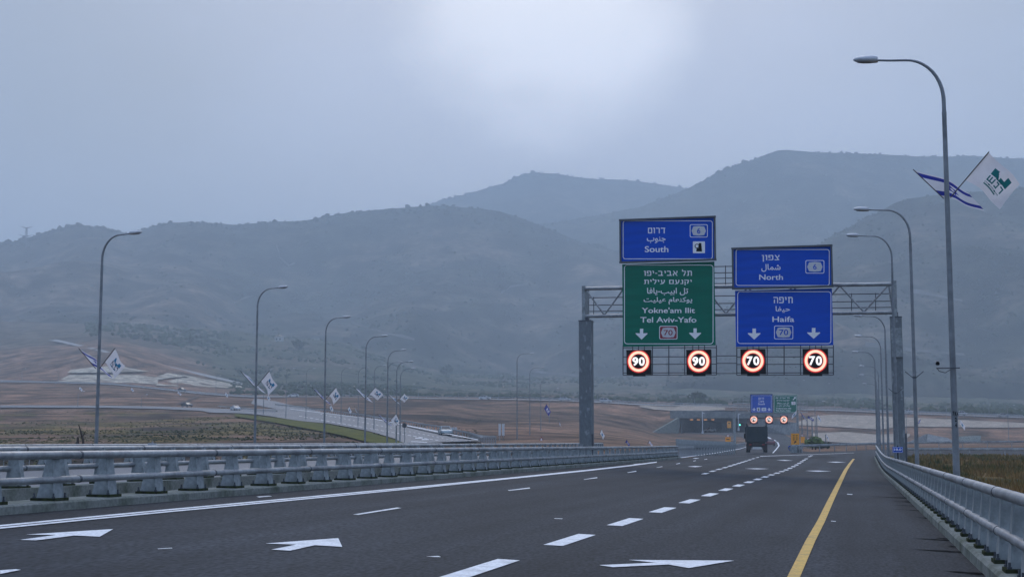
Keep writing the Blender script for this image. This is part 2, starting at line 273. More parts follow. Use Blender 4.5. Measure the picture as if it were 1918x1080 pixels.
# ---------------------------------------------------------------- terrain heights
Z = lambda z: ('z', z)
COLS = {
 -300: [(0, Z(-3.5)), (60, Z(-3)), (100, Z(-1.2)), (150, 836), (250, 805), (330, 785), (400, 770), (425, 764), (450, 760), (520, 745), (640, 716), (690, 712), (760, 709), (1000, 655), (1400, 595)],
 0: [(0, Z(-3.5)), (60, Z(-3)), (100, Z(-1.2)), (150, 836), (250, 805), (330, 785), (400, 770), (415, 764.5), (445, 760), (520, 745), (640, 716.5), (690, 712.5), (760, 709), (1000, 660), (1400, 600)],
 200: [(0, Z(-3.5)), (60, Z(-3)), (100, Z(-1.2)), (150, 836), (250, 806), (330, 786), (400, 768), (412, 765), (445, 760), (520, 743), (600, 724), (680, 718.5), (715, 716), (740, 703), (752, 700), (765, 687), (778, 685), (792, 668), (1000, 640), (1400, 605)],
 440: [(0, Z(-3.5)), (60, Z(-3)), (100, Z(-1.2)), (150, 836), (230, 806), (300, 788), (345, 778), (392, 775), (420, 768), (470, 757), (560, 743.5), (600, 741.5), (700, 735), (1000, 700), (1400, 620)],
 540: [(0, Z(-3.5)), (60, Z(-3)), (100, Z(-1.2)), (150, 836), (230, 812), (290, 797), (330, 786), (420, 765), (470, 757), (555, 744.5), (595, 743), (700, 737), (1000, 708), (1400, 628)],
 640: [(0, Z(-3.5)), (60, Z(-3)), (100, Z(-1)), (130, 837), (200, 817), (270, 799), (355, 779), (420, 765), (520, 748), (560, 744.5), (590, 743.5), (700, 738), (1000, 714), (1400, 640)],
 763: [(0, Z(-3.5)), (60, Z(-3)), (100, Z(-1)), (130, 838), (190, 834), (278, 798), (380, 778), (480, 760), (540, 747.5), (575, 746), (700, 740), (1000, 722), (1400, 680)],
 834: [(0, Z(-3.5)), (60, Z(-3)), (100, Z(-1)), (130, 838), (195, 830), (237, 811), (330, 790), (450, 765), (535, 748.5), (570, 747), (700, 742), (1000, 730), (1400, 695)],
 903: [(0, Z(-3.5)), (60, Z(-3)), (100, Z(-.8)), (130, 838), (190, 829), (260, 812), (400, 785), (480, 765), (530, 749.5), (565, 748), (700, 743), (1000, 733), (1400, 700)],
 1000: [(0, Z(-3.5)), (50, Z(-3)), (90, Z(-.5)), (130, 838), (200, 824), (260, 812), (400, 785), (480, 765), (525, 750.5), (560, 749), (700, 745), (1000, 735), (1400, 705)],
 1100: [(0, Z(-3.5)), (50, Z(-3)), (80, Z(0)), (110, 842), (200, 826), (300, 810), (420, 785), (490, 766), (525, 753.5), (555, 752), (700, 747), (1000, 737), (1400, 705)],
 1200: [(0, Z(-3)), (40, Z(-2)), (80, Z(.2)), (110, 849), (200, 833), (320, 819), (430, 802), (490, 775), (520, 760), (550, 757.5), (700, 750), (1000, 740), (1400, 705)],
 1240: [(0, Z(-1)), (80, Z(.3)), (110, 853), (175, 843), (300, 831), (430, 815), (462, 806), (476, 790), (512, 768), (522, 761), (550, 759), (700, 751), (1000, 741), (1400, 705)],
 1268: [(0, Z(-1)), (80, Z(.3)), (110, 858), (175, 847), (300, 833), (420, 817), (466, 811), (476, 784), (512, 768), (522, 762), (550, 760), (700, 752), (1000, 742), (1400, 706)],
 1274: [(0, Z(-.8)), (80, Z(.3)), (110, 859), (175, 847), (300, 833), (420, 817), (466, 810.5), (476, 768), (515, 762.5), (525, 761), (550, 759.5), (700, 752), (1000, 742), (1400, 706)],
 1400: [(0, Z(-.5)), (90, 873), (130, 859), (175, 851), (250, 841), (330, 832.5), (400, 822), (466, 808.5), (476, 769), (515, 766), (527, 765), (550, 764), (700, 756), (1000, 745), (1400, 708)],
 1408: [(0, Z(-.5)), (90, 873), (130, 859), (175, 850.5), (250, 841), (330, 832.5), (400, 822), (466, 809), (476, 772), (515, 766.5), (527, 765.5), (550, 764), (700, 756), (1000, 745), (1400, 708)],
 1480: [(0, Z(-.5)), (90, 873), (130, 859), (175, 848), (250, 841), (330, 835), (400, 825), (440, 817), (490, 795), (520, 775), (530, 768), (555, 766), (700, 760), (1000, 747), (1400, 712)],
 1560: [(0, Z(-.5)), (90, 873), (130, 858), (170, 847), (200, 842), (240, 838), (330, 834), (420, 827), (440, 820), (480, 803), (500, 793), (525, 775), (532, 770), (560, 768), (700, 762), (1000, 748), (1400, 718)],
 1640: [(0, Z(-.6)), (50, Z(-.2)), (90, 877), (130, 857), (165, 849), (195, 842), (230, 838), (330, 834.5), (430, 829), (450, 816), (490, 797), (525, 778), (535, 773.5), (560, 772), (700, 766), (1000, 750), (1400, 720)],
 1750: [(0, Z(-.7)), (40, Z(-.4)), (60, 900), (100, 870), (140, 855.5), (158, 851.5), (195, 840.5), (230, 836.5), (400, 832.5), (430, 828), (460, 812), (495, 798), (525, 781), (535, 778), (560, 776), (700, 768), (1000, 755), (1400, 724)],
 1918: [(0, Z(-.8)), (40, Z(-.5)), (60, 906), (100, 874), (140, 857), (155, 853), (190, 840), (220, 836.5), (400, 832.5), (420, 829), (460, 813), (500, 799), (528, 787), (538, 784), (560, 782), (700, 775), (1000, 758), (1400, 730)],
 2300: [(0, Z(-.8)), (40, Z(-.5)), (60, 906), (100, 874), (140, 857), (155, 853), (190, 840), (220, 836.5), (400, 832.5), (420, 829), (460, 816), (500, 802), (528, 792), (538, 790), (560, 788), (700, 780), (1000, 765), (1400, 740)],
}
DR = np.unique(np.concatenate([np.geomspace(2, 400, 110), np.arange(400, 800, 2.5), np.geomspace(800, 1500, 50)]))
UR = np.unique(np.concatenate([np.arange(-1000, 2900, 10), np.arange(1180, 1500, 4)])).astype(float)
ck = sorted(COLS); prof = []
for u in ck:
    kd = [k[0] for k in COLS[u]]; kz = [(k[1][1] if isinstance(k[1], tuple) else float(zpx(k[1], k[0]))) for k in COLS[u]]
    prof.append(np.interp(DR, kd + [1500], kz + [kz[-1] + 4]))
prof = np.array(prof)
TG = np.array([np.interp(UR, ck, prof[:, j]) for j in range(len(DR))]).T      # [u, D]
def sm1(a, n, ax):
    for _ in range(n):
        b = np.moveaxis(a, ax, 0).copy(); b[1:-1] = (b[:-2] + 2 * b[1:-1] + b[2:]) / 4; a = np.moveaxis(b, 0, ax)
    return a
slotu = (UR > 1262) & (UR < 1420)
TS = sm1(sm1(TG, 4, 0), 2, 1)
TG = np.where(slotu[:, None] & (DR > 440)[None] & (DR < 500)[None], TG, TS)
def T(x, y):
    u, D = inv(np.asarray(x, float), np.asarray(y, float)); shp = np.shape(u); u = np.ravel(np.clip(u, UR[0], UR[-1] - .01)); D = np.ravel(np.clip(D, DR[0], DR[-1] - .01))
    i = np.clip(np.searchsorted(UR, u, 'right') - 1, 0, len(UR) - 2); j = np.clip(np.searchsorted(DR, D, 'right') - 1, 0, len(DR) - 2)
    a = (u - UR[i]) / (UR[i + 1] - UR[i]); b = (D - DR[j]) / (DR[j + 1] - DR[j])
    r = TG[i, j] * (1 - a) * (1 - b) + TG[i + 1, j] * a * (1 - b) + TG[i, j + 1] * (1 - a) * b + TG[i + 1, j + 1] * a * b
    return r.reshape(shp) if shp else float(r[0])
def Zplane(x, y): return -x * 0.043 + 0.00027 * np.maximum(np.asarray(y, float) - 16, 0) * np.maximum(0, -x - 5)
def Zr(x, y):       # main carriageway surface
    w = smooth01((np.asarray(y, float) - 85) / 60); return Zplane(x, y) * (1 - w) + (T(x, y) + .06) * w
def G(px, py):      # photo pixel on the main carriageway
    d = ray(px, py); t = 20.0
    for _ in range(40):
        zz = Zr(d[0] * t, d[1] * t); t = .5 * t + .5 * (zz - CAMZ) / d[2] if d[2] < -1e-4 else t
    return np.array([d[0] * t, d[1] * t, Zr(d[0] * t, d[1] * t)])
TT = np.geomspace(60, 1450, 6000)
def hit(px, py, dmin=60):   # photo pixel on the terrain
    d = ray(px, py); x = d[0] * TT; y = d[1] * TT; zz = CAMZ + d[2] * TT; k = np.nonzero((zz <= T(x, y)) & (TT > dmin))[0]
    i = k[0] if len(k) else len(TT) - 1
    return np.array([x[i], y[i], T(x[i], y[i])])
def gz(u, D): x, y = xy(u, D); return np.array([x, y, T(x, y)])

# ---------------------------------------------------------------- ground
UU, DD = np.meshgrid(UR, DR, indexing='ij'); GX, GY = xy(UU, DD); GZ = TG.copy()
amp = smooth01((DD - 560) / 300) * 3.0 + smooth01((DD - 60) / 60) * .22 * smooth01((900 - UU) / 120)
GZ += (fbm(GX / 38, GY / 38, 3, 4) - .5) * amp * 2
foot = (GX > -15.2) & (GX < 2.6) & (GY < 165)
GZ = np.where(foot, np.minimum(GZ, Zr(GX, GY) - .45), GZ)
def region(u, D):
    cs = lambda n: np.clip(.5 + (n - .5) * 1.7, 0, 1)
    n1 = cs(fbm(GX / 30, GY / 55, 11, 4)); n2 = cs(fbm(GX / 13, GY / 26, 12, 4)); n3 = cs(fbm(GX / 70, GY / 90, 13, 3))
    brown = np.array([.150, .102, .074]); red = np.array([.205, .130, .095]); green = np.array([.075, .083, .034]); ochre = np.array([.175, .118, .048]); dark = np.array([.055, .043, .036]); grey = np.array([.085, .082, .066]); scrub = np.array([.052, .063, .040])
    c = brown[None, None] * np.ones(u.shape + (1,))
    def mix(c, col, w): return c * (1 - w[..., None]) + col * w[..., None]
    fld = smooth01((1100 - u) / 100) * smooth01((400 - D) / 20) * smooth01((D - 60) / 30)
    c = mix(c, dark, fld * smooth01((n1 - .42) / .2)); c = mix(c, green, fld * smooth01((n2 - .50) / .12) * smooth01((700 - u) / 200) * .8)
    c = mix(c, red, fld * smooth01((.42 - n3) / .1) * .6); c = mix(c, ochre * .9, fld * smooth01((n2 - .60) / .08) * smooth01((600 - u) / 200) * .5)
    emb = smooth01((D - 390) / 30) * smooth01((560 - D) / 20); c = mix(c, red * 1.05, emb * .55 * smooth01((n3 - .3) / .3))
    c = mix(c, dark, emb * smooth01((n1 - .56) / .1) * .5)
    rg = smooth01((u - 1600) / 60) * smooth01((170 - D) / 15); c = mix(c, ochre, rg * .8); c = mix(c, green * .8, rg * smooth01((n2 - .46) / .12) * .8); c = mix(c, dark, rg * smooth01((n1 - .58) / .1) * .5)
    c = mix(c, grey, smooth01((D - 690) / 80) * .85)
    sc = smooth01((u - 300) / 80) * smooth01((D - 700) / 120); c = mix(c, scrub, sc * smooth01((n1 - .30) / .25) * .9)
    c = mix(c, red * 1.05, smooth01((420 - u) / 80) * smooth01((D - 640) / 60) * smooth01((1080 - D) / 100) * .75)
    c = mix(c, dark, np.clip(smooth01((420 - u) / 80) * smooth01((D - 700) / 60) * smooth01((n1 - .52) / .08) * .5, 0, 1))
    return c
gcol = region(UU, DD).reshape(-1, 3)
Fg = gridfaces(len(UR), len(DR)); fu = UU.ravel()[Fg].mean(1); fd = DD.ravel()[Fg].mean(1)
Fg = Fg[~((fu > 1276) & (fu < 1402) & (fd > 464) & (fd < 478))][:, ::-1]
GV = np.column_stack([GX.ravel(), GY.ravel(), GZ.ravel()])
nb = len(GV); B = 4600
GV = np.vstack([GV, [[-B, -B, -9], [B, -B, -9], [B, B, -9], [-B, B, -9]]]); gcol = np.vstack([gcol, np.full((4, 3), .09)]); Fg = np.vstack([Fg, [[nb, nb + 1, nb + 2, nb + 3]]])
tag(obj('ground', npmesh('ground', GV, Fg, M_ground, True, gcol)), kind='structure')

# ---------------------------------------------------------------- hills
HILLS = []
def hill(name, ridge, toe, Dt, Dr, seed, amp, tint, u0, u1, step=6, rows=90, lump=3.0, gam=.8):
    us = np.arange(u0, u1 + 1, step).astype(float)
    rp = np.interp(us, [r[0] for r in ridge], [r[1] for r in ridge]); tp = np.interp(us, [r[0] for r in toe], [r[1] for r in toe])
    rp = sm1(rp, 2, 0)
    s = np.concatenate([np.linspace(0, 1, rows), np.linspace(1.03, 1.45, 10)]); S, Uu = np.meshgrid(s, us); 
    D = Dt + (Dr - Dt) * S * (1 + .10 * (vnoise(Uu / 240, S * 0, seed) - .5))
    zt = zpx(tp, Dt)[:, None]; zr = zpx(rp, D[:, rows - 1])[:, None]
    py = tp[:, None] + (rp - tp)[:, None] * np.clip(S, 0, 1) ** gam
    z = zpx(py, D); x, y = xy(Uu, D)
    over = np.clip(S - 1, 0, 1); z = np.where(S > 1, zr - over * 1.3 * (zr - zt), z)
    env = np.sin(math.pi * np.clip(S, 0, 1)) ** .7
    k = Dr / 2200
    gull = .9 * (1 - np.abs(2 * fbm(x / (250 * k) + S * 1.2, y / (560 * k), seed + 5, 3) - 1) * 1.6 - .62) + .5 * (fbm(x / (120 * k), y / (260 * k), seed + 6, 4) - .5)
    z = z + env * amp * gull * 1.25 - np.clip(.06 - S, 0, 1) * 900 * k
    z = z + (fbm(x / (40 * k), y / (40 * k), seed + 9, 3) - .5) * lump * 2
    n1 = fbm(x / (150 * k), y / (240 * k), seed + 20, 5); n2 = fbm(x / (60 * k), y / (90 * k), seed + 30, 4)
    base = np.array(tint); soil = np.array([.155, .122, .094])
    w = (smooth01((n1 - .44) / .2) * .55 + smooth01((n2 - .5) / .15) * .35) * smooth01((1.0 - S) / .25)
    c = base * (1 - w[..., None]) + soil * w[..., None]
    V = np.column_stack([x.ravel(), y.ravel(), z.ravel()])
    o = obj(name, npmesh(name, V, gridfaces(len(us), len(s)), M_hill, True, c.reshape(-1, 3))); tag(o, kind='structure')
    HILLS.append((x, y, z, S, rows, k, w)); return o
hill('hills', [(-1000, 470), (-300, 480), (0, 455), (40, 443), (75, 432), (110, 425), (150, 423), (200, 429), (228, 437), (262, 428), (300, 417), (340, 416), (400, 419), (430, 423), (480, 418), (560, 414), (640, 399), (720, 391), (800, 384), (900, 389), (960, 404), (1100, 455), (1300, 505), (1550, 545), (1918, 590), (2800, 620)],
     [(-1000, 620), (200, 640), (500, 690), (900, 725), (1918, 758), (2800, 765)], 1330, 2350, 1, 46, (.036, .043, .031), -1000, 2800)
hill('mountain', [(500, 520), (800, 470), (960, 432), (1100, 408), (1200, 388), (1260, 366), (1290, 353), (1310, 343), (1340, 331), (1370, 316), (1400, 305), (1440, 292), (1470, 283), (1500, 283), (1540, 286), (1600, 288), (1640, 289), (1700, 291), (1760, 294), (1800, 292), (1850, 291), (1918, 294), (2300, 310), (2800, 360)],
     [(500, 640), (2800, 640)], 2050, 2900, 40, 62, (.034, .041, .031), 500, 2800, lump=5)
hill('mountain', [(600, 440), (780, 396), (800, 384), (820, 376), (870, 365), (905, 355), (940, 346), (960, 333), (985, 324), (1000, 323), (1040, 325), (1060, 328), (1100, 333), (1140, 336), (1200, 340), (1240, 345), (1285, 353), (1400, 380), (1600, 430)],
     [(600, 560), (1600, 560)], 2850, 3700, 80, 55, (.036, .042, .034), 600, 1600, lump=5)
hill('hills', [(1250, 640), (1350, 585), (1420, 545), (1480, 505), (1540, 462), (1570, 441), (1600, 424), (1625, 411), (1660, 397), (1690, 380), (1720, 371), (1750, 367), (1800, 362), (1860, 360), (1918, 353), (2100, 335), (2300, 330), (2800, 350)],
     [(1250, 735), (1918, 752), (2800, 760)], 1080, 1750, 120, 34, (.034, .040, .028), 1250, 2800, lump=3)

HP = []
for (x, y, z, S, rows, k, w) in HILLS:
    q = np.stack([x, y, z - CAMZ], -1) @ R; HP.append((959 + F * q[..., 0] / -q[..., 2], 540 - F * q[..., 1] / -q[..., 2]))
def hillpt(h, px, py):
    a, b = HP[h]; x, y, z, S = HILLS[h][:4]; i = int(np.argmin((a - px) ** 2 + (b - py) ** 2 + np.where(S > 1, 1e6, 0))); i = np.unravel_index(i, a.shape); return np.array([x[i], y[i], z[i]])
for h, pix, wd in ((0, [(384, 590), (392, 597), (402, 603), (412, 610), (428, 616)], 5), (0, [(520, 470), (526, 482), (522, 492), (540, 505), (552, 498)], 4), (0, [(440, 575), (458, 566), (476, 560)], 4), (0, [(660, 615), (700, 625), (740, 636), (780, 645)], 4), (0, [(940, 560), (958, 548), (990, 540)], 5), (0, [(1000, 706), (1060, 711), (1130, 718), (1200, 727), (1290, 738)], 4), (3, [(1700, 560), (1740, 566), (1800, 574)], 4), (3, [(1620, 660), (1700, 668), (1800, 672)], 4)):
    p = np.array([hillpt(h, *q) for q in pix]); V = []; t = np.linspace(0, len(p) - 1, len(p) * 5)
    for u in t:
        c = np.array([np.interp(u, np.arange(len(p)), p[:, q]) for q in range(3)]); ww = wd * (.35 + .9 * vnoise(u * 1.7, h, 3)); up = np.array([0, 0, 1.0]); V += [c + up * (4.5 + ww) - np.r_[HF, 0] * 6, c + up * 4.5 - np.r_[HF, 0] * 8]
    tag(obj('dirt_track', npmesh('dirt_track', V, gridfaces(len(t), 2), M_track2)), kind='structure')
# scrub and ridge trees: lumpy clumps nobody could count
ICO = bpy.data.meshes.new('tmp'); import bmesh
bm = bmesh.new(); bmesh.ops.create_icosphere(bm, subdivisions=1, radius=1); IV = np.array([v.co[:] for v in bm.verts]); IF = np.array([[v.index for v in f.verts] for f in bm.faces]); bm.free(); bpy.data.meshes.remove(ICO)
def clumps(name, pts, sizes, mat, squash=.75, label=None):
    n = len(pts); k = len(IV)
    V = IV[None] * (1 + (RNG.random((n, k, 1)) - .5) * .8) * sizes[:, None, None] * np.array([1, 1, squash]); V = V + (RNG.random((n, k, 3)) - .5) * sizes[:, None, None] * .35
    V = V + pts[:, None]; Fq = (IF[None] + (np.arange(n) * k)[:, None, None]).reshape(-1, 3)
    o = obj(name, npmesh(name, V.reshape(-1, 3), Fq, mat, False)); tag(o, label, None, None, 'stuff'); return o
pts = []; sz = []
for hi, (x, y, z, S, rows, k, w) in enumerate(HILLS):
    nr = (1500, 1100, 420, 900)[hi]; ns = (26000, 9000, 900, 19000)[hi]
    for _ in range(nr):                                             # along the skyline
        i = RNG.integers(0, x.shape[0] - 1); j = rows - 1 - int(abs(RNG.normal()) * 4); a = RNG.random()
        p = np.array([x[i, j] * (1 - a) + x[i + 1, j] * a, y[i, j] * (1 - a) + y[i + 1, j] * a, z[i, j] * (1 - a) + z[i + 1, j] * a])
        s = k * (1.2 + 2.6 * RNG.random() ** 2.5) * (.6 + .8 * vnoise(p[0] / (60 * k), p[1] / (60 * k), 5)); pts.append(p + [0, 0, s * .25]); sz.append(s)
    for _ in range(ns):
        i = RNG.integers(0, x.shape[0] - 1); j = RNG.integers(2, rows - 4)
        if w[i, j] > .5 * RNG.random() + .2 or vnoise(x[i, j] / (55 * k), y[i, j] / (55 * k), 61 + hi) < RNG.random() * .9: continue
        a = RNG.random(); b = RNG.random(); q = lambda m: (m[i, j] * (1 - a) + m[i + 1, j] * a) * (1 - b) + (m[i, j + 1] * (1 - a) + m[i + 1, j + 1] * a) * b
        s = k * (.7 + 1.6 * RNG.random() ** 3); pts.append(np.array([q(x), q(y), q(z) + s * .2])); sz.append(s)
clumps('scrub', np.array(pts), np.array(sz), M_scrub)
# green scrub of the mid slope and hedge-like rows beyond the upper road
pts = []; sz = []
for _ in range(7500):
    u = RNG.uniform(320, 1260); D = RNG.uniform(640, 1380)
    if u < 430 and D < 1000: continue
    x, y = xy(u, D)
    if fbm(x / 45, y / 60, 51, 3) < (.52 if u > 780 else .46): continue
    s = RNG.uniform(.5, 1.5) ** 1.3; pts.append((x, y, T(x, y) + s * .3)); sz.append(s)
for _ in range(1300):
    u = RNG.uniform(1260, 2250); D = RNG.uniform(600, 1000); x, y = xy(u, D)
    if fbm(x / 40, y / 60, 52, 3) < .5: continue
    s = RNG.uniform(.8, 2.4); pts.append((x, y, T(x, y) + s * .3)); sz.append(s)
for _ in range(420):
    u = RNG.uniform(1780, 2200); D = RNG.uniform(600, 640); x, y = xy(u, D); s = RNG.uniform(1, 2.6); pts.append((x, y, T(x, y) + s * .4)); sz.append(s)
for _ in range(260):
    u = RNG.uniform(150, 420); D = RNG.uniform(1120, 1380); x, y = xy(u, D); s = RNG.uniform(1.2, 3.4); pts.append((x, y, T(x, y) + s * .4)); sz.append(s)
clumps('scrub', np.array(pts), np.array(sz), M_leaf, .8)

# ---------------------------------------------------------------- roads
def strip(name, left, right, mat, dz=0.0, zf=None, parent=None, n=6, kind='structure', cross=1):
    """ribbon between two world polylines with equal point counts"""
    l = np.array(left, float); r = np.array(right, float); t = np.linspace(0, len(l) - 1, (len(l) - 1) * n + 1)
    def cr(a):
        k = np.arange(len(a)); return np.column_stack([np.interp(t, k, a[:, q]) for q in range(a.shape[1])])
    l = cr(l); r = cr(r); V = []; c = cross + 1
    for q in range(c):
        a = q / cross; V.append(l * (1 - a) + r * a)
    V = np.stack(V, 1).reshape(-1, l.shape[1]); zz = (zf or T)(V[:, 0], V[:, 1]) + dz; V = np.column_stack([V[:, 0], V[:, 1], zz])
    f = gridfaces(len(l), c)
    me = npmesh(name, V, f, mat); o = obj(name, me, parent); 
    # keep the faces looking up
    if len(me.polygons) and me.polygons[0].normal.z < 0: me.flip_normals()
    if kind and not parent: tag(o, kind=kind)
    return o
# main carriageway: straight over the bridge, then the left branch and the right ramp as sheets of their own
YS = np.concatenate([np.arange(-12, 140, 3.0), np.arange(140, 176, 4.0)])
road = strip('road', [(-13.25, y) for y in YS], [(1.75, y) for y in YS], M_asph, 0, Zr, n=1, cross=24)
lb = [(1285, 1560, 855.5), (1320, 1560, 851), (1352, 1520, 847), (1378, 1490, 843), (1393, 1482, 838), (1403, 1481, 831), (1401, 1481, 824), (1388, 1478, 818), (1345, 1470, 814), (1290, 1460, 811), (1280, 1440, 808.6)]
tag(strip('road', [hit(a, y, 100)[:2] for a, b, y in lb], [hit(b, y, 100)[:2] for a, b, y in lb], M_asph, .055, n=5, cross=16), kind='structure')
ra = [(1490, 847.5, 858), (1560, 845.5, 857), (1640, 842.5, 854), (1700, 840.5, 853), (1760, 839.5, 852), (1840, 838.5, 852.5), (1918, 838, 853), (2150, 838, 854)]
strip('road', [hit(u, a, 100)[:2] for u, a, b in ra], [hit(u, b, 100)[:2] for u, a, b in ra], M_asph, .05, n=6, cross=8)
# far roads of the interchange
UP = [(-300, 650, 700), (0, 640, 690), (100, 648, 690), (200, 648, 682), (275, 620, 655), (375, 575, 625), (475, 548, 596), (640, 560, 592), (763, 542, 577), (834, 537, 572), (1000, 527, 562), (1200, 522, 552), (1400, 527, 553), (1560, 533, 562), (1640, 536, 562), (1918, 539, 562), (2300, 540, 562)]
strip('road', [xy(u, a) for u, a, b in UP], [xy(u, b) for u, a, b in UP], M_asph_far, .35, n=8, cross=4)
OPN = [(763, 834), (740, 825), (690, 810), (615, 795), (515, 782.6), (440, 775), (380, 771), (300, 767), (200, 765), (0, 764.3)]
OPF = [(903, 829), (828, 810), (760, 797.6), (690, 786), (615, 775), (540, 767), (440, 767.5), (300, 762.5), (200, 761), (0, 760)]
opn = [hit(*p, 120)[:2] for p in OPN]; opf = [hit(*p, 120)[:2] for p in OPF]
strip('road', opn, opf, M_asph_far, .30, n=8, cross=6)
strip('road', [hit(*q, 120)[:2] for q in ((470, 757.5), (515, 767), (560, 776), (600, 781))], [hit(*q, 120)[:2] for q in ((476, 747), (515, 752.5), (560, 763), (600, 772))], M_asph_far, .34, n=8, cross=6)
def zop(x, y): return .41 + .0043 * np.asarray(y, float)        # deck of the opposite carriageway
OY = list(np.arange(-10, 141, 10.0))
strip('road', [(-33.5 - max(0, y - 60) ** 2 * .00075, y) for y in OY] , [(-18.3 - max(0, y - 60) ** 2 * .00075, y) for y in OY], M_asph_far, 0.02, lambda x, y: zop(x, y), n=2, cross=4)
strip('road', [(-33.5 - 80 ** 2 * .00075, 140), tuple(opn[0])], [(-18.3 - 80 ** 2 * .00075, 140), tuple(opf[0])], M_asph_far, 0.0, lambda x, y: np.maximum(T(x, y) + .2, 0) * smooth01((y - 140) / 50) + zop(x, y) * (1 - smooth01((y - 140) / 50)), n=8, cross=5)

# painted markings
def mark(name, poly, mat, dz=.006, parent=None):
    V = [tuple(p + np.array([0, 0, dz])) for p in poly]; mb = MB(); mb.add(V, [tuple(range(len(V)))]); me = mb.mesh(name, mat)
    if me.polygons[0].normal.z < 0: me.flip_normals()
    return obj(name, me, parent)
def pmark(name, pix, mat): return mark(name, [G(*p) for p in pix], mat, .012, road)
def zoomed(pts, k, ox, oy): return [(x / k + ox, y / k + oy) for x, y in pts]
pmark('lane_arrow', zoomed([(140, 185), (305, 210), (970, 178), (1215, 220), (1760, 130), (495, 122), (820, 155)], 6.393, 1100, 1030), M_white)
pmark('lane_arrow', zoomed([(240, 330), (430, 337), (890, 278), (1195, 292), (1355, 200), (312, 266), (670, 272)], 6.393, 0, 960), M_white)
pmark('lane_arrow', zoomed([(270, 383), (610, 402), (1050, 303), (1545, 333), (1472, 175), (165, 272), (720, 293)], 9.59, 480, 990), M_white)
for q in ([(1185, 869.0), (1199, 870), (1212, 868.6), (1198, 867.6)], [(1288, 873.2), (1302, 874.4), (1316, 873), (1302, 872.2)], [(1395, 877.2), (1418, 878.4), (1441, 877.6), (1418, 876.6)], [(1508, 881.2), (1532, 882.8), (1557, 882), (1532, 880.8)], [(1454, 861.2), (1470, 862.4), (1486, 862), (1470, 860.9)], [(1548, 864.6), (1566, 865.8), (1584, 865.2), (1566, 864.2)], [(1297, 857.8), (1303, 858.6), (1310, 857.8), (1303, 857.1)]):
    pmark('lane_arrow', q, M_white)
def dashes(name, X, y0, y1, dash, gap, w, drift=0.0):
    mb = MB(); y = y0
    while y < y1:
        ys = np.linspace(y, min(y + dash, y1), 4); vs = []
        for yy in ys:
            c = X + drift * (yy - y0)
            for s in (-1, 1): vs.append((c + s * w / 2, yy, float(Zr(c + s * w / 2, yy)) + .012))
        mb.add(vs, [(2 * i, 2 * i + 1, 2 * i + 3, 2 * i + 2) for i in range(3)]); y += dash + gap
    return mb.build(name, M_white, road)
g0 = G(957, 1048)
dashes('dashed_line', -4.33, 9.68, 150, 2.72, 2.75, .29)
for q in ([(-30, 1082), (0, 1069), (30, 1067), (39, 1068.2), (0, 1076), (-30, 1084)],): pmark('lane_dash', q[1:5], M_white)
for q in ([(661, 963.7), (743.6, 950.6), (751.8, 951.6), (671, 964.4)], [(951, 918), (991.8, 912.9), (993, 914.6), (953, 919)], [(1093.6, 897.4), (1118.4, 893.4), (1119, 895), (1094, 898)], [(1175, 884.4), (1191.5, 881.4), (1192, 882.8), (1176, 885.2)], [(1229.8, 875), (1240.4, 872.9), (1241, 873.9), (1230, 875.6)], [(1266, 868.4), (1273, 866.6), (1274, 867.6), (1267, 869)], [(1298, 862.8), (1303, 861.7), (1304, 862.5), (1299, 863.5)], [(1319, 859.8), (1324, 858.8), (1325, 859.5), (1320, 860.4)]): pmark('lane_dash', q, M_white)
# exit line of short dashes, then a solid line to the nose
ex = [(1321, 886.6), (1335, 882), (1347, 878.4), (1358, 875.2), (1368, 872.2), (1376, 869.7), (1384, 867.2), (1391, 865), (1397, 863), (1404, 860.8), (1411, 858.6), (1419, 856.2), (1427, 854)]
for i, (a, b) in enumerate(ex): w = 8.5 - i * .42; h = 1.15 - i * .05; pmark('lane_dash', [(a - w, b + h), (a + w * .2, b + h * .9), (a + w, b - h), (a - w * .2, b - h * .9)], M_white)
def pline(name, pix, wpx, mat, zf=None, dz=.012, par=None, surf=G):
    a = [surf(x - w / 2, y) for (x, y), w in zip(pix, wpx)]; b = [surf(x + w / 2, y) for (x, y), w in zip(pix, wpx)]
    V = [p for q in zip(a, b) for p in q]; V = [(p[0], p[1], p[2] + dz) for p in V]; mb = MB(); mb.add(V, [(2 * i, 2 * i + 1, 2 * i + 3, 2 * i + 2) for i in range(len(a) - 1)])
    me = mb.mesh(name, mat)
    if me.polygons[0].normal.z < 0: me.flip_normals()
    return obj(name, me, par or road)
def vline(name, pix, hpx, mat, par=None, surf=G, dz=.012):     # shallow line: width measured vertically
    a = [surf(x, y - h / 2) for (x, y), h in zip(pix, hpx)]; b = [surf(x, y + h / 2) for (x, y), h in zip(pix, hpx)]
    V = [p for q in zip(a, b) for p in q]; V = [(p[0], p[1], p[2] + dz) for p in V]; mb = MB(); mb.add(V, [(2 * i, 2 * i + 1, 2 * i + 3, 2 * i + 2) for i in range(len(a) - 1)])
    me = mb.mesh(name, mat)
    if me.polygons[0].normal.z < 0: me.flip_normals()
    return obj(name, me, par or road)
YL = [(1467, 1120), (1487, 1080), (1518, 1013), (1538, 976), (1555, 939), (1573, 902), (1584, 880), (1592, 868), (1599, 859)]
pline('edge_line', YL, [29, 24, 18.5, 15, 12, 9, 7, 5.5, 4], M_yel)
el = [(-60, 991.5), (0, 985.2), (160, 969.6), (320, 954.5), (480, 939.8), (640, 925), (800, 910), (960, 894.6), (1100, 880.4), (1180, 871.6), (1230, 865)]
vline('edge_line', [(x, y) for x, y in el], [3.0, 2.9, 2.6, 2.4, 2.2, 2, 2, 2, 2.2, 2.2, 2.0], M_white)
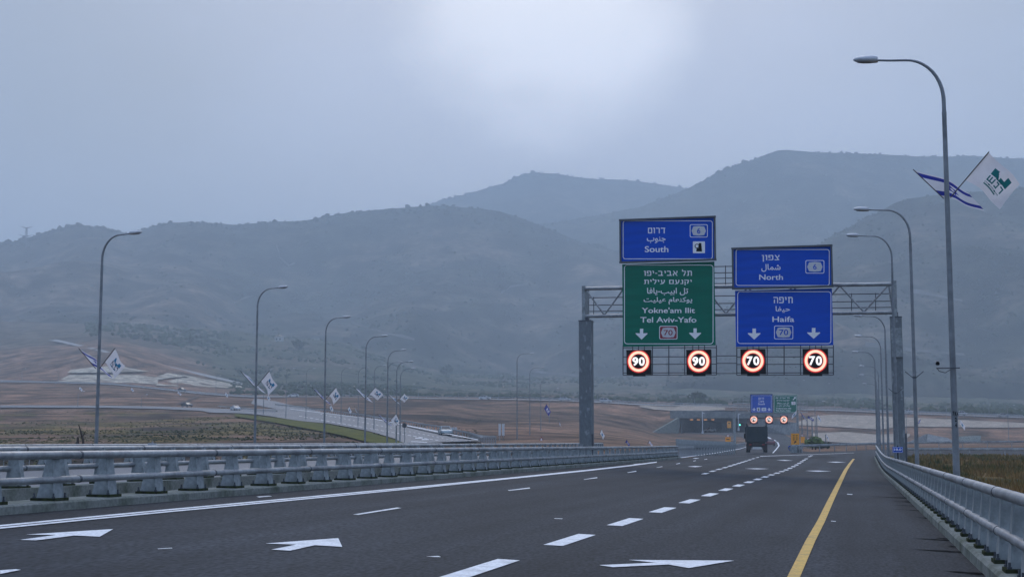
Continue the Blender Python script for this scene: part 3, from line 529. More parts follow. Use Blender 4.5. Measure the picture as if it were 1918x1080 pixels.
vline('edge_line', [(x, y + d) for (x, y), d in zip(el, (4.4, 4.2, 3.9, 3.5, 3.2, 2.8, 2.2, 1.4, 1.2, .8, .6))], [3.0, 2.9, 2.6, 2.4, 2.2, 2, 1.6, .8, .6, .6, .6], M_white)
HT = lambda x, y: hit(x, y, 100)
vline('edge_line', [(1228, 864.6), (1280, 857.5), (1310, 853.3), (1340, 849), (1365, 844.6), (1385, 841), (1397, 837.6)], [1.7, 1.6, 1.4, 1.3, 1.1, 1.0, .9], M_white, surf=HT, dz=.08)
vline('edge_line', [(1424, 855.3), (1450, 854.3), (1480, 853.2), (1530, 851.5), (1600, 848.8)], [.7, .6, .5, .4, .3], M_white, surf=HT, dz=.08)
pline('edge_line', [(1447.5, 849), (1454, 841.5), (1459, 835), (1457, 829), (1452, 825), (1438, 818.8), (1425, 814.5)], [2.4, 2.4, 2.6, 2.8, 3.2, 4.5, 6], M_white, surf=HT, dz=.08)
for q in ([(295, 1028.2), (322, 1026.6), (323, 1027.6), (296, 1029)], [(798, 1042.6), (822, 1041.8), (826, 1044), (812, 1043.6)], [(1038, 970.6), (1054, 971.2), (1053, 972.2), (1039, 971.6)], [(1586, 924.6), (1597, 925.2), (1596, 926.4), (1587, 925.8)], [(1556, 975.4), (1566, 976), (1565, 977), (1557, 976.4)], [(480, 930.2), (503, 928.6), (510, 929.4), (486, 931.6)]): pmark('paint_scrap', q, M_white)
# lines of the opposite road
def dl(name, A, B, n, k=.45, w=1.0):
    mb = MB()
    for i in range(n):
        t0, t1 = i / n, (i + k) / n; q = []
        for t, s in ((t0, -1), (t1, -1), (t1, 1), (t0, 1)):
            p = hit(A[0] + (B[0] - A[0]) * t, A[1] + (B[1] - A[1]) * t + s * w / 2, 100); q.append((p[0], p[1], p[2] + .33))
        mb.add(q, [(3, 2, 1, 0)])
    me = mb.mesh(name, M_white)
    o = obj(name, me)
    return o
oroad = tag(bpy.data.objects.new('road', None), kind='structure'); COL.objects.link(oroad); oroad.name = 'road_markings'
for A, B, n, k, w in (((560, 781), (825, 829.5), 26, .6, .65), ((600, 777), (862, 831), 30, .4, .55), ((700, 786.5), (895, 827.5), 1, 1, 1.2), ((770, 831), (800, 832.5), 1, 1, 1.2), ((778, 824), (792, 823.5), 1, 1, 1.5), ((790, 827), (803, 826.6), 1, 1, 1.5), ((515, 764), (700, 787), 1, 1, .7)):
    o = dl('lane_line', A, B, n, k, w); o.parent = oroad
# damp streaks running out of the kerb joints on the right shoulder
mb = MB()
for i in range(26):
    y = RNG.uniform(7, 60); x0 = 1.66; ln = RNG.uniform(.15, .85) * (1 if i % 3 else 1.5); n = 7; top = []; bot = []
    for q in range(n + 1):
        t = q / n; hw = RNG.uniform(.25, 1.0) * (.22 * (1 - t) ** .7 + .012); x = x0 - ln * t; top.append((x, y + hw, float(Zr(x, y)) + .008)); bot.append((x, y - hw, float(Zr(x, y)) + .008))
    mb.add(top + bot[::-1], [tuple(range(2 * n + 2))[::-1]])
me = mb.mesh('damp_stain', M_stain); obj('damp_stain', me, road)

# ---------------------------------------------------------------- facings, tracks, verges
def facing(name, top, bot, mat, n=60, rows=5, dz=.25, kind='structure', fixed=None, dmin=150, off=.4):
    us = np.linspace(max(top[0][0], bot[0][0]), min(top[-1][0], bot[-1][0]), n); tp = np.interp(us, [p[0] for p in top], [p[1] for p in top]); bp = np.interp(us, [p[0] for p in bot], [p[1] for p in bot])
    V = []
    for u, a, b in zip(us, tp, bp):
        a = min(a, b - .3)
        for q in range(rows):
            p = hit(u, a + (b - a) * q / (rows - 1), dmin); d = ray(u, a); d = d / np.linalg.norm(d); V.append(p - d * off + np.array([0, 0, dz]))
    o = obj(name, npmesh(name, V, gridfaces(n, rows), mat)); tag(o, kind=kind); return o
facing('embankment_facing', [(1198, 760), (1230, 757), (1280, 758.5), (1330, 760.5), (1358, 764)], [(1198, 763), (1225, 767.5), (1262, 770), (1310, 770.5), (1358, 768.5)], M_tan)
facing('embankment_facing', [(1495, 791), (1515, 783), (1532, 779.5), (1566, 777), (1646, 780), (1778, 786), (1918, 793), (2100, 800)], [(1495, 797), (1532, 798.5), (1646, 805), (1700, 799), (1791, 800.5), (1843, 801.5), (1918, 801), (2100, 806)], M_tan, 90)
facing('embankment_facing', [(1522, 812), (1584, 809.5), (1646, 815), (1690, 812.5), (1704, 813)], [(1522, 825), (1558, 828.5), (1646, 834), (1690, 829), (1704, 817)], M_tan)
facing('rock_cutting', [(108, 714), (130, 702.5), (185, 702), (260, 703), (296, 708)], [(108, 715.5), (200, 717), (260, 718), (296, 720)], M_cut, 70, 6)
facing('rock_cutting', [(127, 697.5), (140, 686.5), (185, 687.5), (229, 685), (288, 687.5), (302, 691)], [(127, 699), (185, 698), (268, 696.5), (288, 695), (302, 692)], M_cut, 70, 6)
facing('rock_cutting', [(159, 681), (175, 669), (213, 670), (268, 680.5)], [(159, 682.5), (200, 683), (268, 684)], M_cut)
facing('rock_cutting', [(272, 713), (318, 697.5), (348, 703.5), (375, 708)], [(272, 716), (318, 708), (348, 705.5), (375, 709)], M_cut)
facing('rock_cutting', [(292, 721), (330, 710), (356, 706.5), (417, 716), (464, 726)], [(292, 722.5), (370, 724), (417, 726), (464, 728)], M_cut)
def track(name, pix, h, mat=M_track, dmin=150): return facing(name, [(x, y - h / 2) for x, y in pix], [(x, y + h / 2) for x, y in pix], mat, 80, 3, .35, dmin=dmin)
track('dirt_track', [(90, 636), (110, 639), (150, 648), (189, 657), (248, 673.6), (328, 691), (427, 713), (466, 723)], 4)
facing('grass_verge', [(440, 775.4), (515, 783.5), (615, 796), (690, 811), (740, 826), (762, 833.5)], [(440, 781), (515, 793), (615, 812), (650, 820), (690, 832), (762, 837)], M_verge, 70, 6, .24, 'stuff', dmin=120, off=0)
track('dirt_track', [(335, 757), (350, 752), (372, 743)], 3, M_dirt)

# ---------------------------------------------------------------- bridge rails
def rail_thing(label, X, y0, y1, side, zb, low, top, spacing, curve=lambda y: 0.0, zf=Zr, kerbw=.55, kerbh=.2, phase=0.0, far=False):
    """side = +1: the road lies on the +X side of the rail"""
    t = thing('bridge_rail', label, 'guard rail', (X, y0, 0.0))
    ys = np.arange(y0, y1 + .1, 2.5)
    xz = lambda y, dx: (curve(y) + dx, y - y0, float(zf(X + curve(y) + dx, y)))
    mb = MB(); secs = []
    for y in ys:
        s = side; b = float(zf(X + curve(y), y)); c = curve(y)
        secs.append([(c + s * .30, y - y0, b - .6), (c + s * .30, y - y0, b + kerbh * .8), (c + s * .26, y - y0, b + kerbh), (c - s * .42, y - y0, b + kerbh + .01), (c - s * .42, y - y0, b - 1.1)])
    mb.loft(secs, 0, False); mb.build('kerb', M_conc, t)
    for nm, h, r in (('top_rail', top, .072), ('lower_rail', low, .062)):
        mb = MB(); mb.tube([(curve(y) + side * .10, y - y0, float(zf(X + curve(y), y)) + h) for y in ys], r, 14, 0)
        yy = y0 + 3.1 + phase
        while yy < y1:
            z = float(zf(X + curve(yy), yy)) + h; mb.tube([(curve(yy) + side * .10, yy - y0 - .03, z), (curve(yy) + side * .10, yy - y0 + .03, z)], r + .006, 14, 1); yy += 5.4
        mb.build(nm, [M_galv, M_steel], t)
    hp = top - kerbh
    pb = MB(); s = side
    w0, w1 = .15, .085
    pb.hexa([(s * .13, -w0, .05), (s * .13, w0, .05), (-s * .22, w0 * .55, .05), (-s * .22, -w0 * .55, .05)][::int(s)], [(s * .05, -w1, hp - .03), (s * .05, w1, hp - .03), (-s * .05, w1 * .6, hp + .03), (-s * .05, -w1 * .6, hp + .03)][::int(s)])
    pb.hexa([(s * .155, -w0 - .02, .05), (s * .155, w0 + .02, .05), (s * .132, w0 + .02, .05), (s * .132, -w0 - .02, .05)][::int(s)], [(s * .075, -w1 - .02, hp - .03), (s * .075, w1 + .02, hp - .03), (s * .052, w1 + .02, hp - .03), (s * .052, -w1 - .02, hp - .03)][::int(s)])
    pme = pb.mesh('post', M_galvp)
    bb = MB(); bb.box((-.02 * s, 0, .025), (.46, .44, .05), 0)
    for a in (-1, 1):
        for b in (-1, 1): bb.tube([(a * .18 - .02 * s, b * .18, .05), (a * .18 - .02 * s, b * .18, .13)], .016, 6, 1); bb.tube([(a * .18 - .02 * s, b * .18, .05), (a * .18 - .02 * s, b * .18, .075)], .03, 6, 1)
    bme = bb.mesh('base_plate', [M_moss, M_steel])
    y = y0 + .6 + phase; k = 0
    while y < y1 and k < 100:
        p = obj('post', pme, t, (curve(y), y - y0, float(zf(X + curve(y), y)) + kerbh)); obj('base_plate', bme, p); y += spacing; k += 1
    return t
rail_thing('grey pipe rail on tapered posts along the left edge of the dark main road', -13.25, 14, 109, 1, 0, .49, .905, 1.80, kerbh=.14)
rail_thing('grey pipe rail on tapered posts beside the yellow edge line and hard shoulder', 1.92, 6, 134, -1, 0, .60, 1.11, 1.45, phase=.2)
OC = lambda y: -max(0, y - 60) ** 2 * .00075
zo = lambda x, y: zop(x, y)
rail_thing('pipe rail on the facing edge of the second bridge, just behind the near left rail', -17.9, 20, 118, -1, 0, .63, 1.04, 1.85, OC, zo)
rail_thing('farthest pipe rail on the second bridge, seen through the nearer rails', -33.8, 34, 128, 1, 0, .62, 1.05, 1.85, OC, zo)
# deck edge of both bridges
def deck(name, label, xl, xr, y0, y1, zf, th, curve=lambda y: 0.0, up=.07):
    mb = MB(); secs = []
    for y in np.arange(y0, y1 + 1, 5.0):
        c = curve(y); secs.append([(xl + c, y, float(zf(xl + c, y)) - up), (xr + c, y, float(zf(xr + c, y)) - up), (xr + c, y, float(zf(xr + c, y)) - th), (xl + c, y, float(zf(xl + c, y)) - th)])
    mb.loft(secs, 0, False); return tag(mb.build(name, M_conc), label, 'bridge')
deck('bridge_deck', 'concrete deck of the second bridge, its pale edge showing between the left rails', -34.1, -17.6, -10, 120, zop, .8, OC)
deck('bridge_deck', 'concrete deck under the dark main road in the foreground', -13.66, 2.33, -12, 95, Zr, 1.3, up=.55)

# ---------------------------------------------------------------- metal guard rails of the far roads
def guard_rail(label, pts, spacing=4.0, h=.75, mat=None, surf=T, posts=True, thick=.06, bh=.31):
    p = np.array([q[:2] for q in pts], float); seg = np.r_[0, np.cumsum(np.hypot(*np.diff(p, axis=0).T))]; n = max(4, int(seg[-1] / 2.5)); s = np.linspace(0, seg[-1], n)
    X = np.interp(s, seg, p[:, 0]); Y = np.interp(s, seg, p[:, 1])
    for _ in range(4): X[1:-1] = (X[:-2] + 2 * X[1:-1] + X[2:]) / 4; Y[1:-1] = (Y[:-2] + 2 * Y[1:-1] + Y[2:]) / 4
    Zg = surf(X, Y); o = np.array([X[0], Y[0], float(Zg[0])]); t = thing('guard_rail', label, 'guard rail', tuple(o))
    secs = []
    for i in range(n):
        a, b = max(i - 1, 0), min(i + 1, n - 1); d = np.array([X[b] - X[a], Y[b] - Y[a]]); d /= max(np.hypot(*d), 1e-6); nn = np.array([-d[1], d[0]])
        def q(w, z): return (X[i] - o[0] + nn[0] * w, Y[i] - o[1] + nn[1] * w, Zg[i] - o[2] + z)
        k = bh / 2; secs.append([q(-thick / 2, h - k), q(thick / 2, h - k * .6), q(-thick / 3, h), q(thick / 2, h + k * .6), q(-thick / 2, h + k), q(-thick, h)])
    mb = MB(); mb.loft(secs, 0, False); mb.build('beam', mat or M_galv, t)
    if posts:
        pb = MB(); pb.box((0, 0, h / 2), (.12, .12, h + .1)); me = pb.mesh('post', mat or M_galv); m = min(100, int(seg[-1] / spacing)); 
        for j in range(m):
            ss = (j + .5) * seg[-1] / m; x = np.interp(ss, s, X); y = np.interp(ss, s, Y); obj('post', me, t, (x - o[0], y - o[1], float(surf(x, y)) - o[2]))
    return t
H2 = lambda l: [hit(a, b, 100) for a, b in l]
guard_rail('galvanised guard rail along the far side of the curving left road, behind the silver car', H2([(515, 761.5), (600, 772), (690, 784.5), (760, 795.8), (828, 808), (880, 820), (930, 831)]), 3.0, .8)
guard_rail('pale guard rail between the two left roads, behind the white car', H2([(408, 765.2), (440, 767), (475, 771), (520, 774.5)]), 3, .8, M_track)
guard_rail('long pale guard rail along the embankment road, right of the overhead signs', [gz(u, d) for u, d in ((1480, 528), (1560, 531), (1640, 534.5), (1760, 535.5), (1918, 537.5), (2100, 538))], 4, 1.1, M_galv)
guard_rail('long guard rail along the embankment road, above the underpass', [gz(u, d) for u, d in ((1000, 525.5), (1100, 524), (1200, 521.5), (1300, 522), (1400, 525.5), (1480, 528))], 4, .9, M_galv)
guard_rail('guard rail on the far edge of the embankment road', [gz(u, d) for u, d in ((640, 592), (834, 572), (1000, 563), (1200, 553), (1400, 555), (1560, 562), (1918, 563))], 6, 1.0, M_galv)
guard_rail('guard rail along the high road on the far left slope', [gz(u, d) for u, d in ((0, 642), (200, 651), (275, 621), (375, 577), (475, 550))], 5, .9, M_galv)
guard_rail('guard rail on the outside of the right ramp, beyond the yellow line', H2([(1484, 848), (1560, 845), (1640, 841.8), (1700, 839.8), (1760, 838.8), (1918, 837.4)]), 4, .85, M_galv)
guard_rail('guard rail on the inside of the right ramp, behind the brown grass', H2([(1700, 853.8), (1760, 853), (1840, 853.4), (1918, 854)]), 4, .7, M_galv)
guard_rail('low guard rail continuing the left bridge rail towards the truck', [(-13.4, 109), (-13.6, 114)] + [p[:2] for p in H2([(1312, 852.6), (1340, 848), (1365, 843.6), (1385, 839.8), (1396, 836)])], 2.0, .75, M_galv, lambda x, y: Zr(x, y))
guard_rail('guard rail on the slip behind the end of the left bridge rail', [P(1266, 832, 122)[:2], P(1320, 834, 140)[:2], P(1378, 838, 165)[:2]], 2.0, 1.1, M_galvp, lambda x, y: Zr(x, y), True, .08, .7)

# ---------------------------------------------------------------- street lamps
def lamp(label, u, D, headpy, face, group, arm=1.72, base=None, lit=False, r=1.0, rot=0.0, simple=False, bracket=None, heads=1):
    x, y = xy(u, D); zb = float(T(x, y)) if base is None else base; zt = float(zpx(headpy, D)); H = zt - zb
    t = thing('street_lamp', label, 'street lamp', (x, y, zb), (0 if face > 0 else math.pi) + rot, group); n = 8 if simple else 14
    R0, Ra = .074 * r, 1.15
    jz = H - Ra - .35
    mb = MB(); mb.tube([(0, 0, -.4), (0, 0, .9), (0, 0, jz * .5), (0, 0, jz)], [R0 * 1.28, R0 * 1.22, R0, R0 * .80], n)
    if not simple: mb.tube([(0, 0, jz - .03), (0, 0, jz + .03)], R0 * .86, n); mb.tube([(0, 0, jz * .62), (0, 0, jz * .62 + .03)], R0 * .97, n)
    mb.build('pole', M_lamp, t)
    pa = [(0, 0, jz + .02), (0, 0, H - Ra)] + [(.95 * (1 - math.cos(a)), 0, H - Ra + Ra * math.sin(a)) for a in np.linspace(.12, math.pi / 2, 10)] + [(arm * .8, 0, H + .02), (arm, 0, H + .05)]
    mb = MB(); mb.tube(pa, [R0 * .72] * 2 + list(np.linspace(R0 * .70, R0 * .42, 10)) + [R0 * .40, R0 * .38], n); mb.build('arm', M_lamp, t)
    mb = MB(); secs = []
    for s, w, hgt in ((0, .07, .075), (.02, .10, .10), (.16, .135, .115), (.34, .155, .11), (.5, .135, .09), (.61, .08, .055), (.645, .02, .02)):
        secs.append([(arm - .06 + s, w * math.cos(a), H + .06 + s * .06 + max(hgt * math.sin(a), -hgt * .7)) for a in np.linspace(0, 2 * math.pi, 12, endpoint=False)])
    mb.loft(secs, 0); hd = mb.build('lamp_head', M_head, t)
    mb = MB(); mb.loft([[(arm + .06 + s, w * math.cos(a), H + .015 + s * .06 - (.028 if k else 0)) for a in np.linspace(0, 2 * math.pi, 10, endpoint=False)] for s, w, k in ((0, .04, 1), (.12, .085, 1), (.28, .09, 1), (.42, .04, 1))], 0); mb.build('lens', M_lit if lit else M_lens, hd)
    if bracket:
        mb = MB(); mb.tube([(0, 0, bracket - .04), (0, 0, bracket + .04)], R0 * 1.12, n)
        for s in (-1, 1): mb.tube([(s * R0, 0, bracket), (s * (R0 + .30), 0, bracket + .26)], .018, 6)
        mb.build('flag_bracket', M_steel, t)
    return t
GRP_R = 'street lamps along the right edge of the main road'
for lb_, u, D, hp, kw in (
    ('tallest street lamp in the picture, with two flags, beside the right pipe rail', 1790, 37, 109, dict(base=-.5)),
    ('street lamp with an empty flag bracket, second nearest on the right', 1717, 60, 392, dict(base=-.35, bracket=4.9)),
    ('street lamp rising directly in front of the right gantry column', 1681, 73.5, 441, dict(base=-.2, bracket=4.6, r=.9)),
    ('street lamp with its head hidden behind the Haifa sign', 1664, 108, 592, dict(r=1.05)),
    ('street lamp just right of the Haifa side speed display, highest of the receding row', 1655, 128, 630, {}),
    ('street lamp second in the receding row left of the gantry column', 1643, 148, 659.5, {}),
    ('street lamp third in the receding row left of the gantry column', 1649, 175, 686, {}),
    ('street lamp fourth in the receding row left of the gantry column', 1645, 196, 702.5, {}),
    ('farthest street lamp of the receding row left of the gantry column', 1647, 222, 719, {})):
    lamp(lb_, u, D, hp, -1, GRP_R, **kw)
GRP_L = 'street lamps along the left road'
LEFT = [('nearest left street lamp with two flags, in front of the pale rock cutting', 180, 69, 441, 3.95), ('second left street lamp, its right flag showing a cyan emblem, beside the upper white house', 477, 92, 541, 4.1),
        ('third left street lamp, standing left of the green verge', 607, 112.5, 596, 4.0), ('fourth left street lamp, its flag narrow and edge-on', 683.5, 132, 631, 4.6), ('left street lamp carrying two overlapping white flags', 725, 151, 657, 2.9), ('left street lamp with a flag pair close above the green verge end', 742, 170, 678.5, 4.0), ('last left street lamp before the silver car', 749, 186, 691, 4.2)]
for lb_, u, D, hp, bz in LEFT: lamp(lb_, u, D, hp, 1, GRP_L, base=-1.0 if D < 130 else None, arm=1.5, r=1.1 if D < 80 else 1.0)
for lb_, u, D, hp in (('thin street lamp on the far side of the left road behind the pair of flags', 725.5, 206, 679), ('thin far lamp sixth from the left road bend', 700, 248, 685.5), ('thin far lamp fifth from the left road bend', 670, 270, 689.5), ('thin far lamp fourth from the left road bend', 638, 292, 690), ('thin far lamp third from the left road bend', 572, 322, 690.5), ('thin far lamp second from the left road bend', 534.5, 335, 690.5), ('thin far lamp at the left road bend', 492, 360, 693)):
    lamp(lb_, u, D, hp, 1, 'thin street lamps on the far side of the left road', arm=1.6, simple=True)
for lb_, u, D, hp in (('street lamp on the brown slope left of the gantry, tallest of four', 968.5, 208, 662.5), ('street lamp second of four on the brown slope left of the gantry', 992.5, 246, 689), ('street lamp carrying the blue flag on the brown slope', 1013, 286, 711.5), ('faint street lamp last of four on the brown slope left of the gantry', 1029, 360, 727.5)):
    lamp(lb_, u, D, hp, 1, 'street lamps on the brown slope left of the gantry', arm=2.0, simple=True)
UPL = [(589, 560, 722, 1), (653.5, 555, 723.5, 1), (711, 552, 728, 1), (783, 548, 719, 1), (858, 545, 721.5, 1), (934, 540, 724, 1), (1050, 566, 712, 0), (1120, 562, 716, 0), (1230, 562, 720, 0), (1302, 560, 742, 0), (1500, 566, 712, 0), (1528, 300, 752, 0), (1565, 568, 718, 0), (1699, 430, 743, 0), (1775, 520, 751, 0), (1855, 570, 703, 0), (1890, 424, 759, 0), (36, 700, 690, 0), (105, 702, 692, 0), (143, 424, 733, 0), (262, 430, 739, 0), (330, 640, 700, 0), (402, 600, 703, 0)]
for i, (u, D, hp, lit) in enumerate(UPL):
    nearest = ['second', 'third', 'fourth', 'fifth']
    if lit: lb_ = 'far lamp with lit warm head, ' + ['left of the third left lamp post', 'between the third and fourth left lamp posts', 'just right of the fourth left lamp post', 'right of the last left lamp', 'above the silver car', 'beside the white hatchback on the embankment'][i]
    else: lb_ = 'unlit thin far lamp ' + ['on the embankment behind the blue flag', 'behind the left gantry column', 'left of the underpass mouth', 'above the pale band over the underpass', 'behind the far green sign', 'right of the far orange signs', 'against the slope below the Haifa speed display', 'in front of the right embankment stone', 'above the right stone embankment', 'against the slope right of the tall flag lamp', 'at the right end by the concrete portal', 'at the far left edge of the high road', 'left of the pale rock cutting', 'on the low left road near the picture edge', 'on the low left road behind the nearest left lamp', 'right of the pale rock cutting', 'by the junction of the left roads'][i - 6]
    lamp(lb_, u, D, hp, 1 if i % 3 else -1, 'far street lamps on the interchange', simple=True, lit=bool(lit), arm=1.6)
# small camera on the tall lamp and the stencilled post number
x, y = xy(1790, 37); bz = float(zpx(690, 37))
t = thing('traffic_camera', 'small dark camera on a clamp halfway up the tallest street lamp', 'camera', (x - .12, y - .12, bz))
t.scale = (.55, .55, .55); mb = MB(); mb.tube([(-.55, 0, .02), (.52, 0, .02)], .03, 8); mb.tube([(.1, 0, -.05), (-.15, 0, -.2), (-.42, 0, -.12), (-.5, 0, 0)], .02, 8); mb.build('clamp_arm', M_steel, t)
mb = MB(); mb.loft([[(-.48 + r_ * math.cos(a), r_ * math.sin(a), z_) for a in np.linspace(0, 6.283, 10, endpoint=False)] for z_, r_ in ((.16, .05), (.19, .095), (.27, .09), (.33, .05))], 0); mb.build('camera_head', M_black, t)
mb = MB(); mb.box((-.48, -.08, .37), (.2, .2, .05)); mb.build('bird_spike', M_head, t)

# ---------------------------------------------------------------- lettering
DG = None
TXC = {}
def text_polys(s, bold=0.0):
    key = (s, bold)
    if key not in TXC:
        c = bpy.data.curves.new('txt', 'FONT'); c.body = s; c.offset = bold; c.resolution_u = 4; o = bpy.data.objects.new('txt', c); COL.objects.link(o)
        dg = bpy.context.evaluated_depsgraph_get(); me = bpy.data.meshes.new_from_object(o.evaluated_get(dg)); v = np.array([w.co[:2] for w in me.vertices]); f = [tuple(p.vertices) for p in me.polygons]
        bpy.data.objects.remove(o); bpy.data.curves.remove(c); bpy.data.meshes.remove(me); mn = v.min(0); mx = v.max(0); TXC[key] = ((v - mn) / (mx - mn), f)
    return TXC[key]
class Face:
    """a flat sign face on the plane Y = const, drawn with photo pixel rectangles"""
    def __init__(s, Y, org): s.Y = Y; s.o = org
    def p(s, px, py, k=1): q = onY(px, py, s.Y); return (q[0] - s.o[0], -.006 * k, q[2] - s.o[2])
    def text(s, mb, st, x0, y0, x1, y1, m=0, k=1, bold=0.0):
        if mb is getattr(s, 'main', 0): mb = MB(); SH.append((mb, 'lettering', s.t))
        v, f = text_polys(st, bold); mb.add([s.p(x0 + a * (x1 - x0), y1 + b * (y0 - y1), k) for a, b in v], f, m)
    def poly(s, mb, pts, m=0, k=1): mb.add([s.p(a, b, k) for a, b in pts], [tuple(range(len(pts)))[::-1]], m)
    def rr(s, x0, y0, x1, y1, r, n=5):
        o = []
        for cx, cy, a0 in ((x1 - r, y0 + r, -90), (x1 - r, y1 - r, 0), (x0 + r, y1 - r, 90), (x0 + r, y0 + r, 180)):
            for i in range(n + 1): a = math.radians(a0 + 90 * i / n); o.append((cx + r * math.cos(a), cy + r * math.sin(a)))
        return o
    def rrect(s, mb, x0, y0, x1, y1, r, m=0, k=1): s.poly(mb, s.rr(x0, y0, x1, y1, r), m, k)
    def ring(s, mb, x0, y0, x1, y1, r, w, m=0, k=1):
        a = s.rr(x0, y0, x1, y1, r); b = s.rr(x0 + w, y0 + w, x1 - w, y1 - w, max(.3, r - w)); n = len(a)
        mb.add([s.p(*q, k) for q in a + b], [(i, n + i, n + (i + 1) % n, (i + 1) % n) for i in range(n)], m)
    def circ(s, mb, cx, cy, r0, r1, m=0, k=1, n=40):
        A = [(cx + r1 * math.cos(t), cy + r1 * math.sin(t)) for t in np.linspace(0, 6.2832, n, endpoint=False)]
        if r0 <= 0: s.poly(mb, A, m, k); return
        Bc = [(cx + r0 * math.cos(t), cy + r0 * math.sin(t)) for t in np.linspace(0, 6.2832, n, endpoint=False)]
        mb.add([s.p(*q, k) for q in A + Bc], [(i, n + i, n + (i + 1) % n, (i + 1) % n) for i in range(n)], m)
    def arrow(s, mb, x0, y0, x1, y1, m=0, k=1):
        mb = MB(); SH.append((mb, 'arrow', s.t))
        cx = (x0 + x1) / 2; w = (x1 - x0) * .14; h = y0 + (y1 - y0) * .42
        s.poly(mb, [(cx - w, y0), (cx + w, y0), (cx + w, h), (x1, h - (y1 - y0) * .02), (x1, h + (y1 - y0) * .06), (cx, y1), (x0, h + (y1 - y0) * .06), (x0, h - (y1 - y0) * .02), (cx - w, h)], m, k)
    def barrel(s, mb, x0, y0, x1, y1, m=0, k=1):
        c = (x1 - x0) * .12; s.poly(mb, [(x0 + c, y0 + 1), ((x0 + x1) / 2, y0), (x1 - c, y0 + 1), (x1, (y0 + y1) / 2), (x1 - c, y1 - 1), ((x0 + x1) / 2, y1), (x0 + c, y1 - 1), (x0, (y0 + y1) / 2)], m, k)
SH = []
SM = [M_sw, M_blue, M_sred, M_sgrey, M_black, M_green]
def sign_board(label, Y, rect, mat, framed, border, draw, rad=5, bw=1.3):
    x0, y0, x1, y1 = rect; xc = (x0 + x1) / 2; a = onY(x0, (y0 + y1) / 2, Y); b = onY(x1, (y0 + y1) / 2, Y); lo = onY(xc, y1, Y)[2]; o = ((a[0] + b[0]) / 2, Y, lo); t = thing('direction_sign', label, 'road sign', o)
    W = b[0] - a[0]; H = onY(xc, y0, Y)[2] - lo; mb = MB(); mb.box((0, .05, H / 2), (W, .10, H)); mb.build('panel', mat, t)
    if framed:
        mb = MB(); f = .10
        mb.box((0, -.02, H - f / 2 + .012), (W + .06, .2, f)); mb.box((0, -.02, f / 2 - .012), (W + .06, .2, f))
        for s in (-1, 1): mb.box((s * (W / 2 - f / 2 + .012), -.021, H / 2), (f, .2, H - 2 * f + .02))
        mb.build('frame', M_steel, t)
    mb = MB()
    for i in range(5): mb.box((-W * .42 + i * W * .21, .16, H / 2), (.07, .11, H * .98))
    for zz in (.2, .5, .8): mb.box((0, .245, H * zz), (W * .96, .06, .08))
    mb.build('back_rib', M_galv, t)
    fc = Face(Y, o); mb = MB(); fc.ring(mb, *border, rad, bw, 0, 1); mb.build('border_line', M_sw, t)
    mb = MB(); fc.t = t; fc.main = mb; draw(fc, mb)
    if mb.v: mb.build('route_shield', SM, t)
    return t
def shield(fc, mb, x0, y0, x1, y1, num, nb, red=False):
    mb = MB(); SH.append((mb, 'route_shield', fc.t))
    fc.rrect(mb, x0, y0, x1, y1, 3, 0, 1); fc.rrect(mb, x0 + 1.3, y0 + 1.3, x1 - 1.3, y1 - 1.3, 2.2, 2 if red else 1, 2)
    fc.barrel(mb, x0 + 3.4, y0 + 3.2, x1 - 3.4, y1 - 3.2, 3, 3); fc.text(mb, num, *nb, 2 if red else 1, 4, .012)
def toll(fc, mb, x0, y0, x1, y1):
    mb = MB(); SH.append((mb, 'toll_symbol', fc.t))
    fc.rrect(mb, x0, y0, x1, y1, 1.2, 0, 1); w = x1 - x0; h = y1 - y0
    fc.poly(mb, [(x0 + w * .48, y0 + h * .14), (x0 + w * .70, y0 + h * .14), (x0 + w * .76, y1 - h * .14), (x0 + w * .28, y1 - h * .14), (x0 + w * .30, y0 + h * .62), (x0 + w * .5, y0 + h * .55)], 4, 2)
    fc.circ(mb, x0 + w * .34, y0 + h * .40, w * .13, w * .19, 4, 2, 20)
def rc(a, b, c, d): return [(a, b), (c, b), (c, d), (a, d)]
TR = [(.05, 1), (.05, .83), (.58, .83), (.62, .78), (.62, 0), (.79, 0), (.79, .82), (.73, .95), (.60, 1)]
